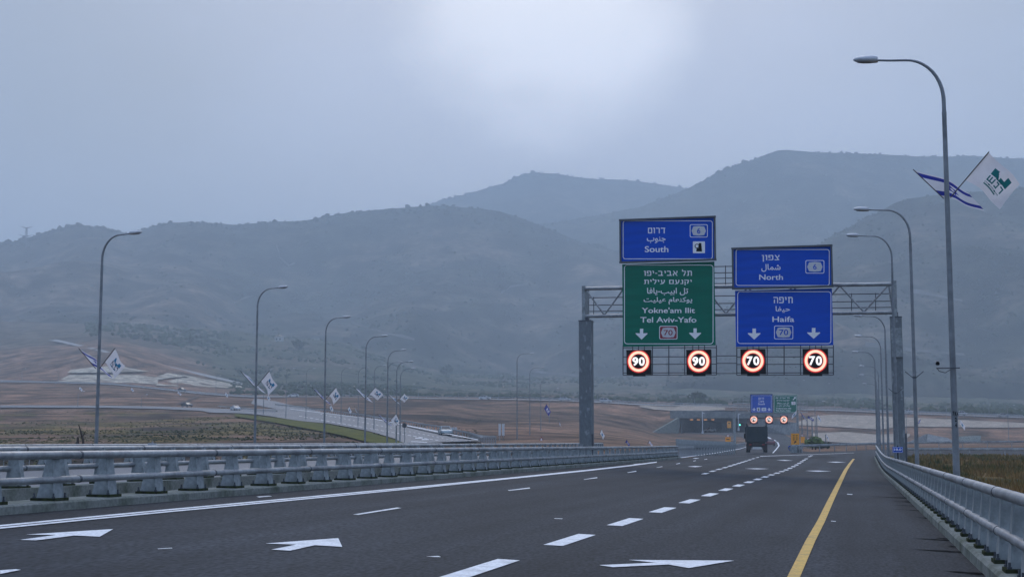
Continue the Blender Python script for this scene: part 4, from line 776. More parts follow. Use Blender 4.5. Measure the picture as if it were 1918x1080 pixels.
HB = {'ד': (.76, [rc(0, .83, .76, 1), rc(.50, 0, .67, .83)]), 'ר': (.66, [[(0, 1), (0, .83), (.44, .83), (.49, .78), (.49, 0), (.66, 0), (.66, .82), (.6, .95), (.48, 1)]]),
 'ו': (.30, [[(0, 1), (0, .83), (.12, .83), (.13, .8), (.13, 0), (.30, 0), (.30, .85), (.25, 1)]]), 'ם': (.72, [rc(0, .83, .72, 1), rc(0, 0, .72, .17), rc(0, .17, .17, .83), rc(.55, .17, .72, .83)]),
 'ת': (.79, [TR, rc(.14, .13, .31, .83), rc(0, 0, .31, .13)]), 'ל': (.60, [[(0, 1.28), (0, .84), (.43, .84), (.43, .62), (.2, 0), (.38, 0), (.6, .6), (.6, 1), (.16, 1), (.16, 1.28)]]),
 'א': (.75, [[(0, 1), (.18, 1), (.75, 0), (.57, 0)], [(.57, 1), (.74, 1), (.74, .66), (.515, .42), (.44, .55), (.57, .68)], [(0, 0), (.17, 0), (.17, .32), (.308, .455), (.222, .60), (0, .40)]]),
 'ב': (.76, [rc(0, 0, .76, .17), [(0, 1), (0, .83), (.40, .83), (.45, .78), (.45, .17), (.62, .17), (.62, .82), (.56, .95), (.44, 1)]]), 'י': (.26, [[(0, 1), (0, .83), (.09, .83), (.10, .5), (.26, .5), (.26, .88), (.2, 1)]]),
 'פ': (.70, [[(0, 1), (0, .83), (.48, .83), (.53, .78), (.53, .17), (0, .17), (0, 0), (.58, 0), (.70, .12), (.70, .85), (.6, 1)], [(0, .83), (0, .45), (.32, .45), (.32, .60), (.16, .60), (.16, .83)]]),
 'צ': (.70, [[(0, .17), (0, 0), (.66, 0), (.66, .17)], [(0, 1), (.18, 1), (.62, .17), (.43, .17)], [(.53, 1), (.70, 1), (.70, .72), (.447, .50), (.383, .62), (.53, .78)]]), 'ן': (.30, [[(0, 1), (0, .83), (.13, .83), (.13, -.28), (.30, -.28), (.30, .85), (.25, 1)]]),
 'ק': (.75, [[(0, 1), (0, .83), (.52, .83), (.56, .72), (.42, .1), (.6, .1), (.74, .72), (.72, .92), (.62, 1)], rc(.05, -.28, .22, .62)]), 'נ': (.43, [[(.12, 1), (.12, .83), (.24, .83), (.26, .78), (.26, .17), (0, .17), (0, 0), (.43, 0), (.43, .85), (.36, 1)]]),
 'ע': (.72, [[(.55, 1), (.72, 1), (.72, .55), (.52, .08), (0, -.12), (0, .06), (.36, .18), (.55, .6)], [(.08, 1), (.25, 1), (.365, .185), (.22, .137)]]), 'ח': (.79, [TR, rc(.13, 0, .30, .83)]), 'ה': (.79, [TR, rc(.13, 0, .30, .60)]), '-': (.32, [rc(0, .42, .32, .58)]), ' ': (.34, [])}
def heb(fc, mb, st, x0, y0, x1, y1, m=0):
    if mb is getattr(fc, 'main', 0): mb = MB(); SH.append((mb, 'lettering', fc.t))
    x = 0; P_ = []
    for ch in st[::-1]:
        w, ps = HB[ch]; P_ += [[(x + a, b) for a, b in p] for p in ps]; x += w + .17
    xs = [q[0] for p in P_ for q in p]; ys = [q[1] for p in P_ for q in p]; a, b, c, d = min(xs), max(xs), min(ys), max(ys)
    for p in P_: fc.poly(mb, [(x0 + (u - a) / (b - a) * (x1 - x0), y1 + (v - c) / (d - c) * (y0 - y1)) for u, v in p], m, 1)
AR = {'south': '\uFE8F\uFEEE\uFEE8\uFE9F', 'north': '\uFEDD\uFE8E\uFEE4\uFEB7', 'haifa': '\uFE8E\uFED4\uFEF4\uFEA3', 'ta': '\uFE8E\uFED3\uFE8E\uFEF3-\uFE90\uFEF4\uFE91\uFE8D \uFEDE\uFE97', 'yok': '\uFE96\uFEF4\uFEE0\uFEF4\uFECB \uFEE1\uFE8E\uFECC\uFEE8\uFEDB\uFEEE\uFEF3'}
Y1 = float(P(1400, 838, 80)[1]); YF = Y1 - .55
def d1(f, m):
    heb(f, m, 'דרום', 1213.7, 426.4, 1246, 437); f.text(m, AR['south'], 1211.6, 443.5, 1247, 455.2, bold=.015); f.text(m, 'South', 1207.7, 460.8, 1252, 472.3, bold=.014)
    shield(f, m, 1292, 420, 1325.7, 444.5, '6', (1305.6, 427.2, 1312, 437.4)); toll(f, m, 1297.8, 452, 1320.4, 474)
def d2(f, m):
    heb(f, m, 'תל אביב-יפו', 1206, 504.3, 1296, 516.3); heb(f, m, 'יקנעם עילית', 1206, 521.5, 1295.7, 533.8)
    f.text(m, AR['ta'], 1212, 538.8, 1289, 552.9, bold=.015); f.text(m, AR['yok'], 1205.6, 556, 1296.6, 570, bold=.015)
    f.text(m, "Yokne'am Ilit", 1202, 575.6, 1301.7, 586, bold=.014); f.text(m, 'Tel Aviv-Yafo', 1199.4, 593.3, 1304.5, 603.8, bold=.014)
    shield(f, m, 1234.8, 610, 1269, 635.2, '70', (1243.4, 617.6, 1260, 627.8), True); f.arrow(m, 1190.7, 615.3, 1212.7, 635.6); f.arrow(m, 1291, 614.5, 1313, 634.8)
def d3(f, m):
    heb(f, m, 'צפון', 1427, 477.4, 1460, 489.9); f.text(m, AR['north'], 1426, 494.3, 1462, 508.7, bold=.015); f.text(m, 'North', 1422, 513.8, 1466.5, 524, bold=.014)
    shield(f, m, 1508.6, 487, 1544, 512, '6', (1523, 494.4, 1529.6, 504.6))
def d4(f, m):
    heb(f, m, 'חיפה', 1448.6, 555.8, 1484.8, 567.5); f.text(m, AR['haifa'], 1452.7, 573, 1480, 585.3, bold=.015); f.text(m, 'Haifa', 1446.7, 592.4, 1487.7, 602.6, bold=.014)
    shield(f, m, 1450, 609.4, 1485.7, 635, '70', (1459.5, 616.8, 1476.5, 627.4)); f.arrow(m, 1401, 615, 1424.3, 635.6); f.arrow(m, 1512, 613.8, 1536, 634)
sign_board('framed blue South sign with route 6 shield, on top of the tall green sign', YF - .1, (1161, 408, 1340.5, 490), M_blue, True, (1166.5, 413, 1335, 485.3), d1)
sign_board('tall green sign to Tel Aviv-Yafo with a red route 70 shield and two arrows', YF, (1166, 492.3, 1339, 647.6), M_green, False, (1169, 495.6, 1336.3, 644.2), d2, 6)
sign_board('framed blue North sign with route 6 shield, above the Haifa sign', YF - .1, (1371.5, 461.5, 1559.5, 539.5), M_blue, True, (1378, 466.5, 1553.9, 535), d3)
sign_board('blue Haifa sign with route 70 shield and two arrows, under the North sign', YF, (1377.5, 542, 1559.5, 647.3), M_blue, False, (1381, 545.4, 1557, 643.6), d4, 6)
LM = [M_black, M_ledr, M_led, M_ledw]
def speed_display(label, Y, rect, num, nb=None, group=None):
    x0, y0, x1, y1 = rect; xc = (x0 + x1) / 2; a = onY(x0, (y0 + y1) / 2, Y); b = onY(x1, (y0 + y1) / 2, Y); lo = onY(xc, y1, Y)[2]; o = ((a[0] + b[0]) / 2, Y, lo); W = b[0] - a[0]; H = onY(xc, y0, Y)[2] - lo
    t = thing('speed_display', label, 'electronic sign', o, 0, group); mb = MB(); mb.box((0, .16, H / 2), (W, .32, H)); mb.box((0, -.05, H - .02), (W, .1, .035)); mb.box((0, .2, -.05), (W * .5, .2, .1)); mb.build('housing', M_black, t)
    fc = Face(Y, o); cx, cy_ = (x0 + x1) / 2 - .002 * (x1 - x0), (y0 + y1) / 2 - .03 * (y1 - y0); q = (x1 - x0) / 45.6
    mb = MB(); fc.circ(mb, cx, cy_, 19.2 * q, 21.3 * q, 0, 1); fc.circ(mb, cx, cy_, 13.2 * q, 14.4 * q, 0, 1); mb.build('red_rim', M_ledr, t)
    mb = MB(); fc.circ(mb, cx, cy_, 14.4 * q, 19.2 * q, 0, 1); mb.build('light_ring', M_led, t)
    mb = MB(); w = 11.6 * q; h = 8.2 * q; mid = .5 * q
    for st, xa, xb in ((num[0], cx - w, cx - mid), (num[1], cx + mid, cx + w)): fc.text(mb, st, xa, cy_ - h, xb, cy_ + h, 0, 2, .035)
    mb.build('digits', M_ledw, t); return t
G90 = 'lit speed displays on the near gantry'
speed_display('lit 90 speed display under the left arrow of the green sign', YF - .1, (1173.4, 655, 1219, 700.6), '90', group=G90)
speed_display('lit 90 speed display under the right arrow of the green sign', YF - .1, (1285.6, 654.5, 1331.9, 700.2), '90', group=G90)
speed_display('lit 70 speed display under the left arrow of the Haifa sign', YF - .1, (1387.2, 653.5, 1433.8, 700), '70', group=G90)
speed_display('lit 70 speed display under the right arrow of the Haifa sign', YF - .1, (1503.6, 653, 1551.5, 700), '70', group=G90)

# ---------------------------------------------------------------- near gantry
M_pillar = pm('peeling_column', (0.150, 0.170, 0.180), (0.27, 0.295, 0.305), 3.4, 0.7, cut=(.57, .63), detail=9, mapscale=(1, 1, .5), fine=(9, .85, 1.1))
def bars(mb, Y, lines, r, m=0, n=8, o=(0, 0, 0)):
    for x0, y0, x1, y1 in lines:
        a = onY(x0, y0, Y); b = onY(x1, y1, Y); mb.tube([tuple(a - o), tuple(b - o)], r, n, m)
o = onY(1096, 838, Y1); o[2] = float(Zr(o[0] + 1.5, Y1)) - .2
gan = thing('sign_gantry', 'tubular steel truss gantry across the main road carrying the big direction signs', 'sign gantry', tuple(o))
for x0, x1, yt, ztop in ((1084, 1106.5, 601, None), (1667.2, 1689, 594, None)):
    a = onY(x0, yt, Y1 - .3); b = onY(x1, yt, Y1 - .3); mb = MB(); cx, w = (a[0] + b[0]) / 2 - o[0], b[0] - a[0]; h = a[2] - o[2] + 1.2
    mb.box((cx, .1, h / 2 - 1.2), (w, w * 1.15, h)); c = mb.build('column', M_pillar, gan)
    mb = MB(); mb.box((cx, .1, h - 1.2 + .02), (w * 1.06, w * 1.2, .06)); mb.box((cx, .1, h - 1.2 + .17), (w * .42, w * .5, .26)); mb.build('cap_plate', M_steel, gan)
    mb = MB(); mb.box((cx + w * .5 + .03, -.1, 1.0), (.10, .32, 1.7)); mb.build('cabinet', M_steel, gan)
    if x0 > 1500: mb = MB(); mb.box((cx, -.36, h - 2.6), (w * .92, .06, 1.6)); mb.build('access_panel', M_galvp, gan)
for dy in (0, 1.15):
    mb = MB(); bars(mb, Y1 + dy, [(1094, 540.5 - dy * .3, 1674, 532 - dy * .3), (1094, 592 - dy * .3, 1674, 585 - dy * .3)], .105, 0, 12, o); mb.build('chord', M_galv, gan)
    mb = MB(); xs = [1097]; st = 35.0
    while xs[-1] < 1668: xs.append(xs[-1] + st); st = min(st + .85, 48)
    for i in range(len(xs) - 1):
        top = lambda x: 542 - (x - 1094) / 580 * 8.5; bot = lambda x: 590 - (x - 1094) / 580 * 7
        x0, x1 = xs[i], min(xs[i + 1], 1672); bars(mb, Y1 + dy, [(x0, top(x0) if i % 2 == 0 else bot(x0), x1, bot(x1) if i % 2 == 0 else top(x1))], .05, 0, 8, o)
    mb.build('diagonal_brace', M_galv, gan)
for x0, x1, ya, yb in ((1090, 1095.5, 535, 600), (1671.5, 1679, 525, 594)):
    mb = MB(); a = onY(x0, yb, Y1 - .15); b = onY(x1, ya, Y1 - .15); mb.box(((a[0] + b[0]) / 2 - o[0], .55, (a[2] + b[2]) / 2 - o[2]), (b[0] - a[0], 1.4, b[2] - a[2])); mb.build('end_frame', M_galvp, gan)
mb = MB(); bars(mb, Y1 + 1.5, [(1096, yy, 1674, yy - 8) for yy in (557.5, 571.5, 583)], .028, 0, 6, o); bars(mb, Y1 + 1.5, [(1338, yy, 1375, yy - .6) for yy in (499, 511, 521, 531)], .028, 0, 6, o); bars(mb, Y1 + 1.5, [(1359, 497, 1359, 540)], .028, 0, 6, o)
bars(mb, Y1 + 1.5, [(x, 556 - (x - 1096) * .0138, x, 590 - (x - 1096) * .0138) for x in (1112, 1595, 1640)], .026, 0, 6, o); mb.build('walkway_rail', M_steel, gan)
mb = MB()
for xa, xb in ((1167, 1342), (1380, 1561)):
    k = xb - xa; xv = [xa, xa + k * .315, xa + k * .49, xa + k * .66, xb]
    bars(mb, YF + .35, [(x, 646, x, 702) for x in xv], .032, 0, 6, o); bars(mb, YF + .35, [(xa, yy, xb, yy - .5) for yy in (651, 668, 682, 698, 702)], .026, 0, 6, o)
bars(mb, YF + .35, [(1342, yy, 1380, yy - .1) for yy in (666, 680, 699)], .026, 0, 6, o)
for cx in (1196, 1308.7, 1410.5, 1527.5): bars(mb, YF + .1, [(cx - 11, 647, cx - 11, 655), (cx + 11, 647, cx + 11, 655), (cx, 647, cx, 655)], .03, 0, 6, o)
mb.build('maintenance_frame', M_steel, gan)

# ---------------------------------------------------------------- far gantry
D2 = 325; Y2 = float(P(1440, 838, D2)[1])
def d5(f, m):
    heb(f, m, 'דרום', 1420.8, 744, 1431, 748.4); f.text(m, AR['south'], 1420.8, 749.5, 1431.4, 753.4, bold=.03); f.text(m, 'South', 1420, 754, 1432.8, 757.8, bold=.02)
    f.arrow(m, 1409.3, 763.3, 1415.6, 769.2); f.arrow(m, 1437.4, 763.3, 1443.8, 769.2); toll(f, m, 1417.6, 762.6, 1424, 769.2)
    f.rrect(m, 1426.4, 763, 1435.2, 769, 1, 0, 1); f.barrel(m, 1427.4, 763.8, 1434.2, 768.2, 3, 2); f.text(m, '6', 1430, 764.4, 1431.6, 767.6, 1, 3)
def d6(f, m):
    heb(f, m, 'תל אביב-יפו', 1452.8, 742.6, 1479, 746); heb(f, m, 'יקנעם עילית', 1454.6, 747.8, 1479, 751.2)
    f.text(m, AR['ta'], 1455.6, 753, 1477.5, 756.6, bold=.03); f.text(m, AR['yok'], 1454.2, 757.6, 1479.5, 761.2, bold=.03); f.text(m, "Yokne'am Ilit", 1453, 762.6, 1482, 765.6, bold=.02); f.text(m, 'Tel Aviv-Yafo', 1452.6, 766.8, 1481, 769.8, bold=.02)
    f.poly(m, [(1484.5, 748), (1488, 744.6), (1486.6, 743.4), (1490.4, 742.6), (1490, 746.4), (1489, 745.6), (1485.5, 749)], 0, 1); f.rrect(m, 1482.4, 751.6, 1490, 757.6, 1, 0, 1); f.text(m, '70', 1484, 752.8, 1488.4, 756.4, 2, 2)
sign_board('small blue South sign on the distant gantry, above the truck', Y2 - .5, (1405.4, 737.4, 1447.4, 772.8), M_blue, True, (1408, 740, 1444.8, 770.8), d5, 1.5, .5)
sign_board('small green sign with an up-right arrow on the distant gantry', Y2 - .5, (1449, 739.4, 1493, 772.8), M_green, False, (1450, 740.4, 1492, 771.8), d6, 1.5, .5)
for q, cx in (('above the left side of the truck', 1412), ('above the right side of the truck', 1440.6), ('right of the truck', 1468.4)): speed_display('small lit 70 speed display on the distant gantry, ' + q, Y2 - .6, (cx - 7.2, 778.2, cx + 7.2, 793.2), '70', group='lit speed displays on the distant gantry')
o = onY(1375, 835, Y2); o[2] = float(T(o[0], Y2)) - .3
gan = thing('sign_gantry', 'distant grey gantry over the left branch, behind the truck', 'sign gantry', tuple(o))
for x0, x1, yb in ((1372.4, 1377.6, 838), (1491.5, 1495.5, 846)):
    a = onY(x0, 772, Y2); b = onY(x1, 772, Y2); h = a[2] - o[2] + .6; mb = MB(); mb.box(((a[0] + b[0]) / 2 - o[0], 0, h / 2 - .6), (b[0] - a[0], .7, h)); mb.build('column', M_galvp, gan)
for nm, ls, r in (('chord', [(1373, 773, 1512, 772), (1373, 755.5, 1512, 754.5)], .12), ('walkway_rail', [(1373, yy, 1512, yy - .6) for yy in (740, 744.5, 749, 760, 766)] + [(x, 740, x, 773) for x in (1373, 1382, 1392, 1402, 1498, 1505, 1512)], .05), ('diagonal_brace', [(1375, 772, 1391, 756), (1391, 756, 1405, 772), (1495, 772, 1504, 756)], .07), ('maintenance_frame', [(cx, 772, cx, 779) for cx in (1408, 1416, 1436.6, 1444.6, 1464.4, 1472.4)], .04)):
    mb = MB(); bars(mb, Y2 + (0 if nm != 'walkway_rail' else .8), ls, r, 0, 6, o); mb.build(nm, M_galv, gan)

for mb_, nm_, t_ in SH:
    if mb_.v: mb_.build(nm_, SM, t_)
# ---------------------------------------------------------------- flags
def inr(x, y, rs): return any(a <= x <= b and c <= y <= d for a, b, c, d in rs)
CAST = [(.40, .56, .60, .84), (.56, .76, .57, .70), (.76, .90, .60, .88)]
LETT = [(.39, .425, .38, .55), (.465, .495, .40, .55), (.535, .57, .38, .55), (.39, .57, .355, .405), (.615, .72, .505, .55), (.69, .725, .38, .55), (.615, .725, .355, .405), (.77, .885, .505, .55), (.85, .885, .355, .55)]
def emblem(u, v):
    x, y = .645 + (u - .60) / .96, .53 + (.50 - v) / .96
    if inr(x, y, CAST) and not (.52 < x < .62 and y > .70 + (.57 - x) * 2): return 1
    if inr(x, y, LETT): return 2
    if .39 < x < .89 and (.265 < y < .32 and (x * 33) % 1 < .62): return 2
    if .39 < x < .80 and .215 < y < .238: return 1
    return 0
def national(u, v):
    if .08 < v < .27 or .73 < v < .92: return 1
    x, y = (u - .5) * 1.38, v - .5; r = .22
    def tri(s):
        d = max(-s * y - r * .5, (s * y * .5 + x * .866) - r * .5, (s * y * .5 - x * .866) - r * .5); return -.055 < d < .0
    return 1 if tri(1) or tri(-1) else 0
def bluef(u, v): return 0 if emblem(u, v) else 1
def plainf(u, v): return 1 if (.30 < u < .7 and .35 < v < .75) else 0
FL = {'teal': (emblem, [M_fw, M_ft, M_ft]), 'cyan': (emblem, [M_fw, M_fc, M_fd]), 'nat': (national, [M_fw, M_fb]), 'blue': (bluef, [M_fw, M_fb]), 'small': (plainf, [M_fw, M_fc])}
def flag(label, loc, staff, fly, kind, h0=.38, wave=.07, sag=.18, n=20, group='flags on the lamp posts', ph=0.0, r=.013, curl=0.0, shear=0.0):
    t = thing('flag', label, 'flag', tuple(loc), 0, group); sv = Vector(staff); f = Vector(fly); nr = sv.cross(f).normalized()
    mb = MB(); mb.tube([(0, 0, 0), tuple(sv)], r, 6); mb.build('staff', M_staff, t)
    m2 = int(n * .75); des, ms = FL[kind]; V = []; S = Vector
    for i in range(n + 1):
        for j in range(m2 + 1):
            u, v = i / n, j / m2; p = sv * (1 - v * (1 - h0)) * .985 + f * u * (1 - shear * v) + S((0, 0, -1)) * (sag * u * u * (1 - .25 * v)) + nr * (wave * (.25 + u) * math.sin(6.3 * (1.15 * u + .35 * v) + ph) * u ** .5 + curl * u * u * (v - .5))
            p = p + sv.normalized() * (-.05 * math.sin(3.14 * u) * (1 - 2 * v) - .10 * curl * u * u * v); V.append(p)
    mb = MB(); mb.v = [tuple(p) for p in V]
    for i in range(n):
        for j in range(m2):
            a = i * (m2 + 1) + j; mb.f.append((a, a + m2 + 1, a + m2 + 2, a + 1)); mb.m.append(des((i + .5) / n, (j + .5) / m2)); mb.s.append(True)
    mb.build('cloth', ms, t); return t
x, y = xy(1790, 37); zb = float(zpx(371, 37)); U = 37 * 1.09 / 2664      # metres per pixel there
def vp(dx, dy, back=0.0): return (HR[0] * dx * U + HF[0] * back, HR[1] * dx * U + HF[1] * back, -dy * U)
px0 = (x, y - .02, zb)
flag('white flag with a teal castle emblem, right of the tallest street lamp', (x + .08, y - .05, zb), vp(67, -79, -.15), vp(60, 38, .15), 'teal', .39, .12, .24, 64, ph=.4, r=.016)
flag('white national flag with blue stripes and star, behind the tallest street lamp', (x - .08, y + .06, zb), vp(-50, -53, .1), vp(104, 14, .30), 'nat', .03, .09, .30, 64, ph=1.2, r=.014, shear=.30)
LF = [('cyan', 'white flag with a cyan and navy emblem on the nearest left street lamp', 'narrow white flag seen edge-on, left of the nearest left street lamp'), ('cyan', 'white flag with a cyan and navy emblem on the second left street lamp', 'narrow flag with a dark emblem, left of the second left street lamp'), ('cyan', 'curling white flag right of the third left street lamp', 'narrow hanging flag left of the third left street lamp'),
      ('cyan', 'drooping white flag right of the fourth left street lamp', 'narrow white flag left of the fourth left street lamp'), ('cyan', 'white flag lowest of the bunch, left of the silver car', 'white flag overlapping the lowest flag of the bunch'), ('cyan', 'white flag highest of the bunch, left of the silver car', 'narrow white flag in the middle of the bunch left of the silver car')]
for i, ((lb_, u, D, hp, bz), (kd, la, lbb)) in enumerate(zip(LEFT, LF)):
    x, y = xy(u, D); z = CAMZ + (bz - 1.0 + .85 if D < 130 else bz - .2); z = float(zpx((690, 723, 748, 745, 792, 752)[i], D)); a = (.0, .1, -.35, .15, -.1, .3)[i]
    flag(la, (x + .1, y - .1, z), (1.0, -.35, .95), ((.42, .2, -.72), (.5, .15, -.8), (.2, .5, -.55), (.78, .1, -.45), (.42, .1, -.6), (.55, .1, -.32))[i], kd, .34, .07, .14, 40 if i < 2 else 20, ph=i * 1.3, r=.02)
    flag(lbb, (x - .1, y - .1, z), (-1.0, .1, 1.0), (.72, .65 - .2 * (i % 3), -.52), 'cyan' if i % 2 else 'nat', .10, .05, .08, 30 if i < 2 else 16, ph=i * .7, r=.02)
SMALL = [('small blue flag with a white emblem on the brown slope', 1017, 770, 286, 'blue', (.5, -.1, .95), (.55, .1, -.9), 1.25), ('small white flag blown sideways on the brown slope near the gantry', 1050, 793, 250, 'nat', (-.5, .1, .8), (.35, .1, -.8), 1), ('tiny white flag on the left road below the second lamp flags', 648, 768, 290, 'small', (.5, 0, .6), (.4, .1, -.7), 1), ('tiny white flag left of the third left street lamp foot', 614, 765, 292, 'small', (.5, 0, .6), (.4, .1, -.7), 1), ('tiny pale flag right of the third left street lamp', 668, 768, 270, 'small', (-.5, 0, .7), (.3, .2, -.8), 1), ('tiny flag beneath the second left street lamp flag', 496, 746, 360, 'small', (.5, 0, .7), (.4, .1, -.7), 1.1),
         ('tiny blue-patterned flag over the brown slope right of the left gantry column', 1122, 815, 230, 'small', (.35, 0, .8), (.4, .1, -.75), 1), ('tiny navy flag low above the left rail, right of the gantry column', 1170, 830, 170, 'blue', (.25, 0, .45), (.4, .1, -.45), .8), ('tiny blue and white flag low above the left rail end', 1213, 831, 170, 'nat', (.25, 0, .45), (.4, .1, -.45), .8),
         ('white flag left of the far flag row beside the distant gantry', 1493, 779, 320, 'small', (.1, 0, .9), (-.7, .1, -.7), 1.3), ('first blue flag beside the distant gantry', 1507, 784, 320, 'blue', (-.5, 0, 1.0), (.7, .1, -.8), 1.25), ('second blue flag beside the distant gantry', 1513, 785, 320, 'blue', (.2, 0, .6), (.9, .1, -.5), 1.1), ('pale flag farthest right of the far flag row', 1531, 784, 320, 'small', (.2, 0, .8), (.6, .1, -.8), 1.0), ('grey flag below the far flag row', 1547, 820, 300, 'small', (.1, 0, .8), (.45, .1, -.8), 1.0), ('white flag beside the tallest street lamp, in front of the stone embankment', 1798, 797, 410, 'small', (.2, 0, 1.0), (.7, .1, -1.0), 1.5), ('dark little flag beside the second right street lamp', 1720, 790, 400, 'blue', (.9, 0, .8), (-.3, .1, -.8), .9),
         ('tiny white flag on the low left road, left of the nearest lamp', 143, 730, 424, 'small', (.3, 0, .7), (.6, .1, -.5), 1.2), ('tiny white flag pair member right of the nearest left lamp', 240, 731, 430, 'small', (.4, 0, .6), (.5, .1, -.5), 1.2), ('tiny white flag by the parked roadside lamp left of the dark car', 328, 737, 440, 'small', (.4, 0, .5), (.7, .1, -.5), 1.2), ('tiny white flag right of the dark car', 418, 741, 430, 'small', (.3, 0, .8), (.5, .1, -.6), 1.2)]
for la, u, py, D, kd, st, fl_, k in SMALL:
    x, y = xy(u, D); z = float(zpx(py, D)); s = 1.25 * k
    flag(la, (x, y, z), [q * s for q in st], [q * s for q in fl_], kd, .35, .06, .1, 12, 'small far flags', ph=u, r=.03)
# masts of the far flag row
for i, u in enumerate((1503, 1513, 1522, 1531, 1547)):
    x, y = xy(u, 321); zb = float(T(x, y)); zt = float(zpx((780, 782, 786, 782, 815)[i], 321)); t = thing('flag_mast', ('first', 'second', 'third', 'fourth', 'last')[i] + ' thin grey mast from the left in the far flag row', 'mast', (x, y, zb), 0, 'thin masts beside the distant gantry'); mb = MB(); mb.tube([(0, 0, 0), (0, 0, zt - zb)], [.16, .10], 8); mb.build('pole', M_lamp, t); mb = MB(); mb.tube([(0, 0, zt - zb), (0, 0, zt - zb + .25)], [.14, .03], 8); mb.build('cap', M_steel, t)

# ---------------------------------------------------------------- vehicles
def wheel(parent, x, y, r, w, n=14):
    mb = MB(); mb.tube([(x - w / 2, y, r), (x + w / 2, y, r)], r, n); t = mb.build('wheel', M_tyre, parent)
    mb = MB(); s = 1 if x > 0 else -1; mb.tube([(x + s * w / 2, y, r), (x + s * (w / 2 + .012), y, r)], r * .6, 10); mb.build('rim', M_rim, t)
CAR = {'sedan': ([(-2.15, .45), (-2.18, .80), (-2.0, .98), (-1.1, 1.0), (1.0, .95), (1.95, .78), (2.15, .6), (2.15, .35), (-2.1, .3)], [(-1.75, .97), (-1.05, 1.42), (.25, 1.45), (1.15, .93)]),
       'suv': ([(-2.15, .5), (-2.2, 1.0), (-2.1, 1.12), (1.0, 1.1), (2.0, .95), (2.2, .75), (2.2, .4), (-2.15, .35)], [(-2.05, 1.1), (-1.85, 1.72), (.3, 1.74), (1.15, 1.08)]),
       'pickup': ([(-2.5, .5), (-2.5, 1.05), (-.7, 1.05), (1.2, 1.1), (2.2, 1.0), (2.35, .75), (2.35, .4), (-2.5, .4)], [(-.75, 1.08), (-.7, 1.78), (.75, 1.78), (1.35, 1.08)])}
def car(label, kind, pnt, col, loc, rz):
    t = thing('car', label, 'car', tuple(loc), rz, 'cars on the interchange'); body, gh = CAR[kind]; hw = .88
    mb = MB(); n = len(body)
    mb.loft([[(s * hw * k, y, z) for y, z in body] for s, k in ((-1, .93), (-1, 1), (1, 1), (1, .93))], 0, False)
    g = gh; roof = [(g[1][0] - .02, g[1][1]), (g[2][0] + .02, g[2][1])]
    mb.hexa([(-.60, roof[0][0], roof[0][1] - .03), (.60, roof[0][0], roof[0][1] - .03), (.58, roof[1][0], roof[1][1] - .03), (-.58, roof[1][0], roof[1][1] - .03)], [(-.56, roof[0][0] + .05, roof[0][1] + .03), (.56, roof[0][0] + .05, roof[0][1] + .03), (.54, roof[1][0] - .05, roof[1][1] + .03), (-.54, roof[1][0] - .05, roof[1][1] + .03)])
    for s in (-1, 1):     # pillars
        for a, b in ((0, 1), (3, 2)):
            mb.tube([(s * .79, g[a][0], g[a][1]), (s * .60, g[b][0], g[b][1])], .04, 5)
        mb.tube([(s * .81, (g[0][0] + g[3][0]) / 2 - .1, g[0][1]), (s * .61, (g[1][0] + g[2][0]) / 2 - .1, g[1][1])], .035, 5)
        mb.box((s * .98, g[3][0] - .3, g[3][1] + .08), (.16, .1, .12))
    mb.build('body', pnt, t)
    mb = MB(); b4 = [(-.78, g[0][0], g[0][1]), (.78, g[0][0], g[0][1]), (.76, g[3][0], g[3][1]), (-.76, g[3][0], g[3][1])]; t4 = [(-.58, g[1][0], g[1][1] - .02), (.58, g[1][0], g[1][1] - .02), (.56, g[2][0], g[2][1] - .02), (-.56, g[2][0], g[2][1] - .02)]
    mb.hexa(b4, t4); mb.build('window', M_glass, t)
    for s in (-1, 1):
        wheel(t, s * .78, -1.3, .31, .2); wheel(t, s * .78, 1.32, .31, .2)
        mb = MB(); mb.box((s * .62, max(q[0] for q in body) - .05, .68), (.32, .14, .14)); mb.build('headlight', M_hlamp, t)
        mb = MB(); mb.box((s * .70, min(q[0] for q in body) + .03, .82), (.22, .08, .18)); mb.build('tail_light', M_tail, t)
    return t
P_sil = paint('paint_silver_blue', (.34, .42, .44)); P_wht = paint('paint_white', (.62, .63, .64)); P_red = paint('paint_dull_red', (.16, .045, .045)); P_drk = paint('paint_dark', (.02, .022, .03)); P_gry = paint('paint_grey', (.30, .31, .33))
def head(a, b): return math.atan2(b[1] - a[1], b[0] - a[0]) - math.pi / 2
c = hit(834, 817.5, 100); car('silver-blue saloon car driving towards the viewer on the curving left road', 'sedan', P_sil, None, c + [0, 0, .2], head(hit(800, 808, 100), hit(848, 823, 100)))
c = hit(1443, 836.5, 100); car('small dull red car beyond the truck, inside the curved white line', 'sedan', P_red, None, c + [0, 0, .18], YAW - math.radians(9))
c = hit(350, 763.2, 100); car('small dark car on the low left road', 'sedan', P_drk, None, c + [0, 0, .2], head(hit(330, 764, 100), hit(380, 767.5, 100)))
c = hit(441, 769.6, 100); car('white car on the low left road by the green verge', 'sedan', P_wht, None, c + [0, 0, .2], head(hit(400, 769.5, 100), hit(460, 774.5, 100)))
c = P(1330, 806.5, 474); c[2] = zpx(808.5, 474); car('pale car coming out of the dark underpass', 'sedan', P_wht, None, c, YAW + 2.3)
def upcar(label, kind, pnt, u, D, flip=0):
    a, b = gz(u - 6, np.interp(u - 6, [q[0] for q in UP], [(q[1] + q[2]) / 2 for q in UP])), gz(u + 6, np.interp(u + 6, [q[0] for q in UP], [(q[1] + q[2]) / 2 for q in UP])); p = gz(u, D); p[2] += .36; car(label, kind, pnt, None, p, head(a, b) + math.pi * flip)
upcar('white hatchback on the embankment road, left of the brown slope lamps', 'sedan', P_wht, 908, 536)
upcar('white car on the embankment road just left of the gantry column', 'sedan', P_wht, 1058, 531)
